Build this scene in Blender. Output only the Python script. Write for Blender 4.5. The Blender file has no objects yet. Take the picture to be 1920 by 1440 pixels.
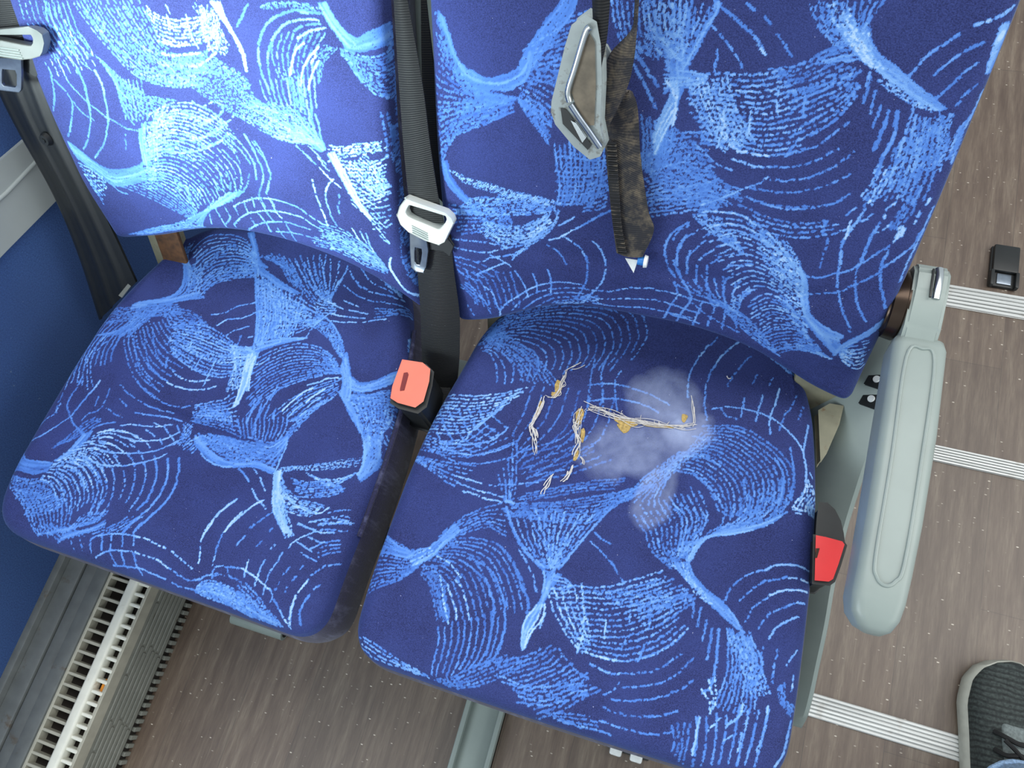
import bpy, bmesh, math, random
import numpy as np
from mathutils import Vector, Matrix, noise as mnoise

# ------------------------------------------------------------------ camera, world, light, exposure
scene = bpy.context.scene
COL = scene.collection
cam_d = bpy.data.cameras.new('camera')
cam = bpy.data.objects.new('camera', cam_d)
COL.objects.link(cam)
cam_d.sensor_width = 36.0
cam_d.lens = 1433.76 / 1920 * 36.0
cam_d.clip_start = 0.01
cr, cd, cf = (0.94769134, 0.28146285, -0.15053166), (0.21106009, -0.90637471, -0.36597614), (-0.23944678, 0.31506119, -0.91836904)
cam.matrix_world = Matrix(((cr[0], -cd[0], -cf[0], 0.30851), (cr[1], -cd[1], -cf[1], 0.03220),
                           (cr[2], -cd[2], -cf[2], 1.25291), (0, 0, 0, 1)))
scene.camera = cam

world = bpy.data.worlds.new('daylight')
scene.world = world
world.use_nodes = True
bg = world.node_tree.nodes['Background']
bg.inputs[0].default_value = (0.84, 0.92, 0.98, 1)
bg.inputs[1].default_value = 0.50

def area(name, loc, target, sx, sy, energy, col):
    d = bpy.data.lights.new(name, 'AREA')
    d.shape = 'RECTANGLE'; d.size = sx; d.size_y = sy; d.energy = energy; d.color = col
    o = bpy.data.objects.new(name, d); COL.objects.link(o)
    o.location = loc
    o.rotation_euler = (Vector(target) - Vector(loc)).to_track_quat('-Z', 'Y').to_euler()
    return o
wd = area('left_back_beam', (-.62, -.36, 1.22), (-.25, .50, .73), .40, .40, 2.1, (0.84, 0.98, 1.0))  # narrow beam added to make the bright patch on the left backrest
wd.data.spread = math.radians(27)
area('opposite_window_daylight', (2.3, -0.2, 1.6), (0.2, 0.2, 0.4), 2.4, 0.9, 12, (0.97, 1.0, 0.99))
area('ceiling_lamp', (1.25, 0.8, 2.2), (1.15, 0.8, 0.0), 0.9, 4.0, 34, (1.0, 0.98, 0.94))
area('front_window_daylight', (-.60, -.95, 1.25), (.35, .10, .5), .9, .6, 9, (0.84, 0.95, 1.0))
vs = scene.view_settings
vs.view_transform = 'Standard'; vs.look = 'None'; vs.gamma = 1.0; vs.use_curve_mapping = False
vs.exposure = 0.46

# ------------------------------------------------------------------ material helpers
def new_mat(name):
    m = bpy.data.materials.new(name); m.use_nodes = True
    nt = m.node_tree
    return m, nt, nt.nodes['Principled BSDF']
def srgb(r, g, b):
    f = lambda c: (c/255/12.92) if c/255 <= .04045 else ((c/255+.055)/1.055)**2.4
    return (f(r), f(g), f(b), 1)
def N(nt, t, **kw):
    n = nt.nodes.new(t)
    for k, v in kw.items(): setattr(n, k, v)
    return n
def noise_node(nt, scale, detail=3, coord='Object', rough=.5, stretch=None):
    tc = N(nt, 'ShaderNodeTexCoord'); n = N(nt, 'ShaderNodeTexNoise')
    n.inputs['Scale'].default_value = scale; n.inputs['Detail'].default_value = detail; n.inputs['Roughness'].default_value = rough
    if stretch:
        mp = N(nt, 'ShaderNodeMapping'); mp.inputs['Scale'].default_value = stretch
        nt.links.new(tc.outputs[coord], mp.inputs[0]); nt.links.new(mp.outputs[0], n.inputs['Vector'])
    else:
        nt.links.new(tc.outputs[coord], n.inputs['Vector'])
    return n
def ramp(nt, src, stops):
    r = N(nt, 'ShaderNodeValToRGB')
    el = r.color_ramp.elements
    while len(el) < len(stops): el.new(.5)
    for e, (p, c) in zip(el, stops):
        e.position = p; e.color = c
    nt.links.new(src, r.inputs[0]); return r
def mix(nt, fac, a, b, mode='MIX'):
    m = N(nt, 'ShaderNodeMix', data_type='RGBA', blend_type=mode)
    for sock, v in ((m.inputs[0], fac), (m.inputs[6], a), (m.inputs[7], b)):
        if hasattr(v, 'links') or isinstance(v, bpy.types.NodeSocket): nt.links.new(v, sock)
        else: sock.default_value = v
    return m.outputs[2]
def bump(nt, bsdf, h, strength, dist=.002):
    b = N(nt, 'ShaderNodeBump'); b.inputs['Strength'].default_value = strength; b.inputs['Distance'].default_value = dist
    nt.links.new(h, b.inputs['Height']); nt.links.new(b.outputs[0], bsdf.inputs['Normal'])
def plain(name, col, rough=.5, metal=0., nscale=60, var=.12, bumpy=0., spec=.5, coat=0., dirt=None):
    m, nt, p = new_mat(name)
    n = noise_node(nt, nscale, 4)
    c2 = tuple(x*(1-var*2) for x in col[:3])+(1,)
    r = ramp(nt, n.outputs[0], [(.3, c2), (.65, col)])
    out = r.outputs[0]
    if dirt:
        n2 = noise_node(nt, dirt[0], 5, rough=.7)
        r2 = ramp(nt, n2.outputs[0], [(dirt[2], (0, 0, 0, 1)), (dirt[2]+.12, (1, 1, 1, 1))])
        out = mix(nt, r2.outputs[0], out, dirt[1])
    nt.links.new(out, p.inputs['Base Color'])
    p.inputs['Roughness'].default_value = rough; p.inputs['Metallic'].default_value = metal
    p.inputs['Specular IOR Level'].default_value = spec
    p.inputs['Coat Weight'].default_value = coat
    if bumpy: bump(nt, p, n.outputs[0], bumpy)
    return m

M = {}
M['grey'] = plain('grey_green_plastic', srgb(138, 149, 145), .38, nscale=40, var=.03)
M['grey_dark'] = plain('grey_painted_metal', srgb(132, 144, 140), .42, nscale=30, var=.05)
M['post'] = plain('pale_grey_post', srgb(165, 180, 172), .4, nscale=30, var=.04)
M['beige_rust'] = plain('rusted_cream_steel', srgb(128, 126, 106), .55, nscale=70, var=.1, dirt=(60, srgb(104, 70, 38), .60))
M['rust'] = plain('brown_rust', srgb(86, 54, 26), .8, nscale=120, var=.3, bumpy=.4)
M['black_plastic'] = plain('black_plastic', srgb(30, 33, 34), .45, nscale=90, var=.1)
M['brown_metal'] = plain('dark_bronze_pivot', srgb(70, 58, 50), .25, metal=.85, nscale=20, var=.2)
M['chrome'] = plain('chrome', srgb(205, 212, 214), .22, metal=1., nscale=20, var=.05)
M['steel'] = plain('brushed_steel', srgb(150, 160, 172), .3, metal=.9, nscale=120, var=.1)
M['tongue_plastic'] = plain('light_grey_tongue_plastic', srgb(196, 202, 198), .4, nscale=50, var=.04)
M['tongue_grey'] = plain('shaded_tongue_plastic', srgb(104, 109, 106), .5, nscale=50, var=.06)  # darker copy of the tongue plastic, wall-side shade put into its colour
M['tongue_dirty'] = plain('grubby_grey_plastic', srgb(150, 160, 160), .4, nscale=60, var=.1, dirt=(60, srgb(92, 84, 72), .55))
M['grime'] = plain('grimy_brown_plastic', srgb(112, 102, 86), .55, nscale=90, var=.25)
M['red'] = plain('red_buckle_plastic', srgb(214, 50, 52), .35, nscale=40, var=.04)
M['orange'] = plain('overexposed_red_buckle_plastic', srgb(226, 112, 88), .3, nscale=40, var=.05)  # red buckle plastic with overexposure put into the colour, hence orange
M['slot_red'] = plain('dark_red_slot', srgb(120, 34, 34), .6)
M['white'] = plain('white_painted_bar', srgb(222, 222, 210), .45, nscale=60, var=.06, dirt=(45, srgb(170, 160, 135), .64))
M['heater_grey'] = plain('grimy_grey_heater', srgb(128, 130, 122), .5, nscale=60, var=.08, dirt=(30, srgb(88, 80, 66), .60))
M['heater_bar'] = plain('grimy_pale_heater_bar', srgb(168, 166, 152), .5, nscale=60, var=.08)
M['ledge'] = plain('dusty_grey_ledge', srgb(96, 100, 100), .5, nscale=50, var=.1, dirt=(26, srgb(78, 66, 52), .62))
M['dark'] = plain('dark_opening_shade', srgb(30, 24, 19), .9)  # near-black that paints in the shade inside slots and openings
M['sill'] = plain('light_grey_trim', srgb(158, 166, 166), .4, nscale=20, var=.03)
M['foam'] = plain('yellow_foam', srgb(200, 170, 104), .9, nscale=400, var=.25, bumpy=.5)
M['thread'] = plain('cream_thread', srgb(214, 210, 208), .9, nscale=300, var=.12)
M['orange_wrap'] = plain('orange_scrap', srgb(240, 150, 40), .5, var=.2)
M['sole'] = plain('pale_rubber_sole', srgb(170, 170, 160), .6, nscale=80, var=.08)
M['lace'] = plain('black_lace', srgb(20, 21, 23), .8, nscale=300, var=.2)
M['lace_grey'] = plain('grey_tongue_cloth', srgb(120, 130, 130), .8, nscale=300, var=.2)
M['denim'] = plain('light_blue_denim', srgb(150, 180, 215), .9, nscale=350, var=.25)
M['blue_plastic'] = plain('bright_blue_plastic', srgb(40, 120, 200), .4)
M['white_plastic'] = plain('white_plastic', srgb(225, 230, 230), .35)

def webbing_mat(name, col, rough, dirt=None):
    m, nt, p = new_mat(name)
    tc = N(nt, 'ShaderNodeTexCoord'); w = N(nt, 'ShaderNodeTexWave'); w.wave_type = 'BANDS'; w.bands_direction = 'Y'
    w.inputs['Scale'].default_value = 150; w.inputs['Distortion'].default_value = .4
    nt.links.new(tc.outputs['UV'], w.inputs['Vector'])
    c = ramp(nt, w.outputs[0], [(0, tuple(x*.8 for x in col[:3])+(1,)), (1, col)]).outputs[0]
    lint = noise_node(nt, 900, 2)
    c = mix(nt, ramp(nt, lint.outputs[0], [(.74, (0, 0, 0, 1)), (.78, (1, 1, 1, 1))]).outputs[0], c, srgb(110, 112, 116))
    if dirt:
        n2 = noise_node(nt, dirt[0], 6, rough=.7)
        c = mix(nt, ramp(nt, n2.outputs[0], [(dirt[2]-.08, (0, 0, 0, 1)), (dirt[2]+.1, (1, 1, 1, 1))]).outputs[0], c, dirt[1])
    nt.links.new(c, p.inputs['Base Color'])
    p.inputs['Roughness'].default_value = rough; p.inputs['Specular IOR Level'].default_value = .3
    p.inputs['Sheen Weight'].default_value = .06
    bump(nt, p, w.outputs[0], .35, .001)
    return m
M['webbing'] = webbing_mat('black_webbing', srgb(19, 21, 23), .6)
M['webbing_dirty'] = webbing_mat('grimy_webbing', srgb(44, 44, 48), .75, dirt=(90, srgb(92, 84, 72), .54))

def fabric_mat():
    m, nt, p = new_mat('blue_swirl_moquette')
    at = N(nt, 'ShaderNodeAttribute'); at.attribute_name = 'print'
    sep = N(nt, 'ShaderNodeSeparateColor'); nt.links.new(at.outputs['Color'], sep.inputs[0])
    fine = noise_node(nt, 1000, 2); mid = noise_node(nt, 14, 3); pile = noise_node(nt, 520, 1, stretch=(1.5, .75, 1))
    navy = ramp(nt, fine.outputs[0], [(.3, srgb(34, 38, 76)), (.7, srgb(58, 68, 124))]).outputs[0]
    navy = mix(nt, ramp(nt, mid.outputs[0], [(.35, (0, 0, 0, 1)), (.7, (.35, .35, .35, 1))]).outputs[0], navy, srgb(62, 77, 142))
    yarn = ramp(nt, sep.outputs[1], [(0, srgb(56, 88, 168)), (.45, srgb(84, 132, 212)), (.75, srgb(124, 170, 228)), (1., srgb(176, 206, 240))]).outputs[0]
    # the pile breaks up the edges of the woven dashes
    add = N(nt, 'ShaderNodeMath', operation='MULTIPLY_ADD'); nt.links.new(pile.outputs[0], add.inputs[0]); add.inputs[1].default_value = 2.4; add.inputs[2].default_value = -1.22
    s = N(nt, 'ShaderNodeMath', operation='ADD'); nt.links.new(sep.outputs[0], s.inputs[0]); nt.links.new(add.outputs[0], s.inputs[1])
    f = ramp(nt, s.outputs[0], [(.22, (0, 0, 0, 1)), (.62, (.95, .95, .95, 1))]).outputs[0]
    gate = ramp(nt, sep.outputs[0], [(.05, (0, 0, 0, 1)), (.3, (1, 1, 1, 1))]).outputs[0]
    f = mix(nt, 1., f, gate, 'MULTIPLY')
    c = mix(nt, f, navy, yarn)
    # bald patch of worn pile with a milky stain
    c = mix(nt, sep.outputs[2], c, srgb(176, 190, 226))
    # scattered lint
    lint = noise_node(nt, 420, 1)
    c = mix(nt, ramp(nt, lint.outputs[0], [(.80, (0, 0, 0, 1)), (.82, (.7, .7, .7, 1))]).outputs[0], c, srgb(190, 195, 225))
    nt.links.new(c, p.inputs['Base Color'])
    p.inputs['Roughness'].default_value = .8; p.inputs['Specular IOR Level'].default_value = .12
    p.inputs['Sheen Weight'].default_value = .3; p.inputs['Sheen Roughness'].default_value = .35
    p.inputs['Sheen Tint'].default_value = srgb(150, 190, 250)
    bump(nt, p, fine.outputs[0], .35, .001)
    return m
M['fabric'] = fabric_mat()
def side_fabric_mat():
    m, nt, p = new_mat('dark_navy_side_cloth')
    n = noise_node(nt, 700, 2); d = noise_node(nt, 60, 5, rough=.7, stretch=(1, 1, .25))
    c = ramp(nt, n.outputs[0], [(.3, srgb(20, 20, 46)), (.7, srgb(36, 37, 78))]).outputs[0]
    c = mix(nt, ramp(nt, d.outputs[0], [(.50, (0, 0, 0, 1)), (.70, (.7, .7, .7, 1))]).outputs[0], c, srgb(96, 100, 132))
    nt.links.new(c, p.inputs['Base Color']); p.inputs['Roughness'].default_value = .9
    p.inputs['Sheen Weight'].default_value = .2
    bump(nt, p, n.outputs[0], .4, .001)
    return m
M['side'] = side_fabric_mat()

def floor_mat():
    m, nt, p = new_mat('dark_wood_look_vinyl')
    tc = N(nt, 'ShaderNodeTexCoord')
    mp = N(nt, 'ShaderNodeMapping'); mp.inputs['Rotation'].default_value = (0, 0, math.pi/2); mp.inputs['Location'].default_value = (.05, .08, 0)
    nt.links.new(tc.outputs['Object'], mp.inputs[0])
    br = N(nt, 'ShaderNodeTexBrick'); br.offset = .37
    br.inputs['Scale'].default_value = 1; br.inputs['Brick Width'].default_value = .62; br.inputs['Row Height'].default_value = .105
    br.inputs['Mortar Size'].default_value = .0006; br.inputs['Color1'].default_value = (.35, .35, .35, 1); br.inputs['Color2'].default_value = (.75, .75, .75, 1); br.inputs['Mortar'].default_value = (0, 0, 0, 1)
    nt.links.new(mp.outputs[0], br.inputs['Vector'])
    g1 = noise_node(nt, 9, 6, rough=.6, stretch=(9, .8, 1)); g2 = noise_node(nt, 60, 4, rough=.6, stretch=(8, .7, 1)); g3 = noise_node(nt, 3, 2)
    c = ramp(nt, g1.outputs[0], [(.3, srgb(77, 60, 47)), (.5, srgb(96, 80, 66)), (.72, srgb(120, 106, 90))]).outputs[0]
    c = mix(nt, ramp(nt, g2.outputs[0], [(.35, (.45, .45, .45, 1)), (.6, (0, 0, 0, 1))]).outputs[0], c, srgb(70, 52, 44))
    c = mix(nt, .32, c, br.outputs[0], 'OVERLAY')
    vor = N(nt, 'ShaderNodeTexVoronoi'); vor.inputs['Scale'].default_value = 120
    mpv = N(nt, 'ShaderNodeMapping'); mpv.inputs['Scale'].default_value = (.55, 1.3, 1); nt.links.new(tc.outputs['Object'], mpv.inputs[0]); nt.links.new(mpv.outputs[0], vor.inputs['Vector'])
    keep = N(nt, 'ShaderNodeSeparateColor'); nt.links.new(vor.outputs['Color'], keep.inputs[0])
    k = ramp(nt, keep.outputs[0], [(.45, (0, 0, 0, 1)), (.95, (1, 1, 1, 1))]).outputs[0]
    fl = ramp(nt, vor.outputs['Distance'], [(.09, (1, 1, 1, 1)), (.15, (0, 0, 0, 1))]).outputs[0]
    mul = N(nt, 'ShaderNodeMath', operation='MULTIPLY'); nt.links.new(k, mul.inputs[0]); nt.links.new(fl, mul.inputs[1])
    c = mix(nt, mul.outputs[0], c, srgb(205, 195, 180))
    nt.links.new(c, p.inputs['Base Color']); p.inputs['Roughness'].default_value = .5; p.inputs['Specular IOR Level'].default_value = .9
    bump(nt, p, g2.outputs[0], .08, .001)
    return m
M['floor'] = floor_mat()
def wall_mat():
    m, nt, p = new_mat('blue_wall_cloth')
    n = noise_node(nt, 500, 3); n2 = noise_node(nt, 6, 3); n3 = noise_node(nt, 120, 2)
    c = ramp(nt, n.outputs[0], [(.3, srgb(38, 66, 118)), (.7, srgb(58, 92, 148))]).outputs[0]
    c = mix(nt, ramp(nt, n2.outputs[0], [(.4, (0, 0, 0, 1)), (.7, (.4, .4, .4, 1))]).outputs[0], c, srgb(46, 70, 120))
    c = mix(nt, ramp(nt, n3.outputs[0], [(.74, (0, 0, 0, 1)), (.78, (.5, .5, .5, 1))]).outputs[0], c, srgb(120, 140, 160))
    nt.links.new(c, p.inputs['Base Color']); p.inputs['Roughness'].default_value = .9
    bump(nt, p, n.outputs[0], .2, .001)
    return m
M['wall'] = wall_mat()
def alu_mat():
    m, nt, p = new_mat('ribbed_aluminium')
    n = noise_node(nt, 30, 5, rough=.7, stretch=(.15, 6, 1)); n2 = noise_node(nt, 40, 4)
    c = ramp(nt, n.outputs[0], [(.3, srgb(176, 178, 176)), (.7, srgb(226, 228, 226))]).outputs[0]
    c = mix(nt, ramp(nt, n2.outputs[0], [(.6, (0, 0, 0, 1)), (.8, (.6, .6, .6, 1))]).outputs[0], c, srgb(140, 128, 112))
    nt.links.new(c, p.inputs['Base Color']); p.inputs['Roughness'].default_value = .42; p.inputs['Metallic'].default_value = .35
    return m
M['alu'] = alu_mat()
def knit_mat():
    m, nt, p = new_mat('dark_knit_upper')
    tc = N(nt, 'ShaderNodeTexCoord'); w = N(nt, 'ShaderNodeTexWave'); w.bands_direction = 'Y'
    w.inputs['Scale'].default_value = 42; w.inputs['Distortion'].default_value = 2.5; w.inputs['Detail'].default_value = 1
    nt.links.new(tc.outputs['Object'], w.inputs['Vector'])
    n = noise_node(nt, 300, 3)
    c = ramp(nt, n.outputs[0], [(.3, srgb(34, 40, 40)), (.7, srgb(66, 74, 72))]).outputs[0]
    c = mix(nt, ramp(nt, w.outputs[0], [(.55, (0, 0, 0, 1)), (.8, (.6, .6, .6, 1))]).outputs[0], c, srgb(14, 16, 18))
    nt.links.new(c, p.inputs['Base Color']); p.inputs['Roughness'].default_value = .85
    bump(nt, p, w.outputs[0], .4, .002)
    return m
M['knit'] = knit_mat()

# ------------------------------------------------------------------ object helpers
def link_mesh(name, verts, faces, mat, parent=None, smooth=True, mats=None, fmat=None):
    me = bpy.data.meshes.new(name)
    me.from_pydata([tuple(v) for v in verts], [], [tuple(int(i) for i in f) for f in faces])
    for mm in (mats or [mat]): me.materials.append(mm)
    if fmat is not None: me.polygons.foreach_set('material_index', np.asarray(fmat, dtype=np.int32))
    if smooth: me.polygons.foreach_set('use_smooth', np.ones(len(me.polygons), dtype=bool))
    me.update()
    o = bpy.data.objects.new(name, me); COL.objects.link(o)
    if parent: o.parent = parent
    return o
def bm_obj(name, bm, mat, parent=None, smooth=True, angle=40):
    bmesh.ops.recalc_face_normals(bm, faces=bm.faces[:])
    me = bpy.data.meshes.new(name); bm.to_mesh(me); bm.free()
    me.materials.append(mat)
    if smooth:
        me.polygons.foreach_set('use_smooth', np.ones(len(me.polygons), dtype=bool))
        me.set_sharp_from_angle(angle=math.radians(angle))
    o = bpy.data.objects.new(name, me); COL.objects.link(o)
    if parent: o.parent = parent
    return o
def thing(name, label, cat, group=None, loc=(0, 0, 0)):
    o = bpy.data.objects.new(name, None); COL.objects.link(o); o.location = loc
    o.empty_display_size = .05
    return tag(o, label, cat, group)
def tag(o, label, cat, group=None):
    o['label'] = label; o['category'] = cat
    if group: o['group'] = group
    return o
def struct(o, label=None, cat=None):
    o['kind'] = 'structure'
    if label: o['label'] = label
    if cat: o['category'] = cat
    return o
def box_bm(bm, lo, hi, bevel=0., seg=2):
    c = [(a+b)/2 for a, b in zip(lo, hi)]; s = [b-a for a, b in zip(lo, hi)]
    r = bmesh.ops.create_cube(bm, size=1, matrix=Matrix.Translation(c) @ Matrix.Diagonal((*s, 1)))
    if bevel:
        es = list({e for v in r['verts'] for e in v.link_edges})
        bmesh.ops.bevel(bm, geom=es, offset=bevel, segments=seg, affect='EDGES', profile=.5)
def box(name, lo, hi, mat, parent=None, bevel=.001, seg=2):
    bm = bmesh.new(); box_bm(bm, lo, hi, bevel, seg); return bm_obj(name, bm, mat, parent)
def tube_bm(bm, pts, rad, n=10, close=False):
    pts = [Vector(p) for p in pts]; rings = []
    rads = rad if hasattr(rad, '__len__') else [rad]*len(pts)
    prev = None
    for i, p in enumerate(pts):
        if close: t = pts[(i+1) % len(pts)]-pts[i-1]
        else: t = pts[min(i+1, len(pts)-1)]-pts[max(i-1, 0)]
        t.normalize()
        if prev is None:
            a = Vector((0, 0, 1)) if abs(t.z) < .9 else Vector((1, 0, 0))
            u = t.cross(a).normalized()
        else:
            u = (prev-t*prev.dot(t)).normalized()
        prev = u; w = t.cross(u)
        rings.append([bm.verts.new(p+(u*math.cos(2*math.pi*k/n)+w*math.sin(2*math.pi*k/n))*rads[i]) for k in range(n)])
    m = len(rings)
    for i in range(m if close else m-1):
        a, b = rings[i], rings[(i+1) % m]
        for k in range(n): bm.faces.new((a[k], a[(k+1) % n], b[(k+1) % n], b[k]))
    if not close:
        bm.faces.new(rings[0][::-1]); bm.faces.new(rings[-1])
def tube(name, pts, rad, mat, parent=None, n=10, close=False):
    bm = bmesh.new(); tube_bm(bm, pts, rad, n, close); return bm_obj(name, bm, mat, parent)
def catmull(pts, step_n=8, close=False):
    P = np.array([tuple(p) for p in pts], float); n = len(P)
    if close: Q = np.vstack([P[-1:], P, P[:2]])
    else: Q = np.vstack([2*P[0]-P[1], P, 2*P[-1]-P[-2]])
    m = n if close else n-1
    p0, p1, p2, p3 = (Q[k:k+m, None, :] for k in range(4))
    t = (np.arange(step_n)/step_n)[None, :, None]
    out = (.5*((2*p1)+(-p0+p2)*t+(2*p0-5*p1+4*p2-p3)*t*t+(-p0+3*p1-3*p2+p3)*t**3)).reshape(-1, P.shape[1])
    return out if close else np.vstack([out, P[-1:]])
def plate_bm(bm, outer, nrm, thick, inner=None, bevel=0.):
    """flat plate: outline (3D points in a plane) pushed back along -nrm; inner = hole loop with the same point count"""
    nrm = Vector(nrm).normalized()
    oF = [bm.verts.new(Vector(p)) for p in outer]; oB = [bm.verts.new(Vector(p)-nrm*thick) for p in outer]
    k = len(outer); sharp = []
    for i in range(k): bm.faces.new((oF[i], oF[(i+1) % k], oB[(i+1) % k], oB[i]))
    if inner:
        iF = [bm.verts.new(Vector(p)) for p in inner]; iB = [bm.verts.new(Vector(p)-nrm*thick) for p in inner]
        for i in range(k):
            j = (i+1) % k
            bm.faces.new((oF[i], oF[j], iF[j], iF[i])); bm.faces.new((oB[i], oB[j], iB[j], iB[i])); bm.faces.new((iF[i], iF[j], iB[j], iB[i]))
    else:
        bm.faces.new(oF); bm.faces.new(oB[::-1])
    if bevel:
        bm.edges.ensure_lookup_table()
        fr = set(oF) | set(oB)
        if inner: fr |= set(iF) | set(iB)
        bm.normal_update()
        es = [e for e in bm.edges if e.verts[0] in fr and e.verts[1] in fr and len(e.link_faces) == 2 and e.calc_face_angle(0) > .6]
        bmesh.ops.bevel(bm, geom=es, offset=bevel, segments=3, affect='EDGES', profile=.5, clamp_overlap=True)
def plate(name, outer, nrm, thick, mat, parent=None, inner=None, bevel=.001):
    bm = bmesh.new(); plate_bm(bm, outer, nrm, thick, inner, bevel); return bm_obj(name, bm, mat, parent)
def ribbon(name, left, right, mat, parent=None, thick=.0016, nw=8, per=10, curl=0., ridges=0):
    """belt webbing between two edge polylines, real thickness, UV in metres along the belt"""
    L = catmull(left, per); Rr = catmull(right, per)
    n = len(L); V = []; UV = []
    s = 0
    cols = nw+1
    for i in range(n):
        a, b = L[i], Rr[i]
        if i: s += np.linalg.norm((a+b)/2-(L[i-1]+Rr[i-1])/2)
        t = (L[min(i+1, n-1)]+Rr[min(i+1, n-1)])/2-(L[max(i-1, 0)]+Rr[max(i-1, 0)])/2
        nn = np.cross(b-a, t); nn /= np.linalg.norm(nn)+1e-9
        if nn[2] < 0: nn = -nn
        for j in range(cols):
            x = j/nw
            h = curl*math.sin(math.pi*x)
            if ridges: h += .0022*max(0, math.sin(ridges*2*math.pi*x))
            V.append(a*(1-x)+b*x+nn*h); UV.append((x*.048, s))
    top = np.array(V); nrm = np.zeros_like(top)
    g = top.reshape(n, cols, 3)
    du = np.gradient(g, axis=1); dv = np.gradient(g, axis=0); nr = np.cross(du, dv); nr /= np.linalg.norm(nr, axis=2, keepdims=True)+1e-9
    bot = (g-np.where(nr[..., 2:3] < 0, -nr, nr)*thick).reshape(-1, 3)
    verts = np.vstack([top, bot]); m = len(top); F = []
    for i in range(n-1):
        for j in range(nw):
            q = (i*cols+j, i*cols+j+1, (i+1)*cols+j+1, (i+1)*cols+j)
            F.append(q); F.append(tuple(m+k for k in q[::-1]))
        for j in (0, nw):
            F.append((i*cols+j, (i+1)*cols+j, m+(i+1)*cols+j, m+i*cols+j))
    for i in (0, n-1):
        for j in range(nw): F.append((i*cols+j, i*cols+j+1, m+i*cols+j+1, m+i*cols+j))
    o = link_mesh(name, verts, F, mat, parent)
    me = o.data; uvl = me.uv_layers.new(name='UVMap'); UV = np.array(UV+UV)
    idx = np.empty(len(me.loops), dtype=np.int32); me.loops.foreach_get('vertex_index', idx)
    uvl.data.foreach_set('uv', UV[idx].ravel())
    bm = bmesh.new(); bm.from_mesh(me); bmesh.ops.recalc_face_normals(bm, faces=bm.faces[:]); bm.to_mesh(me); bm.free()
    me.polygons.foreach_set('use_smooth', np.ones(len(me.polygons), dtype=bool)); me.set_sharp_from_angle(angle=math.radians(50))
    return o

REC = 0.4773
BU = np.array([0, math.sin(REC), math.cos(REC)]); BN = np.array([0, -math.cos(REC), math.sin(REC)]); B0 = np.array([0, .3636, .4827])
def BW(u, h, off=0.): return B0+np.array([u, 0, 0])+BU*h+BN*off

# ------------------------------------------------------------------ the setting
bm = bmesh.new(); box_bm(bm, (-.64, -1.2, -.03), (2.0, 1.8, 0)); fl = struct(bm_obj('floor', bm, M['floor'], smooth=False), 'dark brown wood-look vinyl bus floor with pale flecks', 'floor')
bm = bmesh.new(); box_bm(bm, (-.66, -1.2, 0), (-.61, 1.8, .82), .004); wl = struct(bm_obj('wall_left', bm, M['wall']), 'blue cloth-covered bus side wall', 'wall')
# trim strip on the wall
def bpoly(name, pts, nrm, th, mat, parent=None, bev=.003): return plate(name, pts, nrm, th, mat, parent, bevel=bev)
t1 = bpoly('trim_1', [(-.600, -.40, .735), (-.600, .05, .665), (-.600, .419, .557), (-.600, .60, .50), (-.600, .60, .41), (-.600, .421, .468), (-.600, .323, .495), (-.600, .05, .565), (-.600, -.40, .66)], (1, 0, 0), .012, M['sill'])
struct(t1, 'light grey moulded trim strip on the blue side wall', 'trim')
tube('bead', [(-.600, -.40, .715), (-.600, .05, .64), (-.600, .383, .534), (-.600, .445, .520), (-.600, .60, .472)], .003, M['sill'], t1)
# ledge along the wall foot, three steps
ld = struct(bm_obj('trim_2', (lambda b: (box_bm(b, (-.612, -1.1, .0), (-.598, 1.6, .142), .002), b)[1])(bmesh.new()), M['ledge']), 'dusty dark grey stepped ledge along the wall foot', 'trim')
for k, (x0, x1, z) in enumerate(((-.598, -.568, .131), (-.566, -.545, .129), (-.543, -.519, .134))):
    box('ledge_strip', (x0, -1.1, .0), (x1, 1.6, z), M['ledge'], ld, .0025)

# aluminium floor rails with ribs
def rail(y0, y1, label):
    t = thing('floor_rail', label, 'floor rail', 'ribbed aluminium floor rails', (0, (y0+y1)/2, 0))
    hw = (y1-y0)/2
    box('base', (.15, -hw, .0), (1.9, hw, .0022), M['alu'], t, .0006)
    n = 6
    for k in range(n):
        yy = -hw+(k+.5)*2*hw/n
        box('rib', (.15, yy-hw/n*.78, .002), (1.9, yy+hw/n*.78, .0052), M['alu'], t, .0008, 1)
    return t
rail(.066, .099, 'ribbed aluminium floor rail nearest the shoe')
rail(.489, .516, 'narrow ribbed aluminium floor rail behind the armrest middle')
rail(.766, .808, 'wide ribbed aluminium floor rail by the black floor clip')

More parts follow.
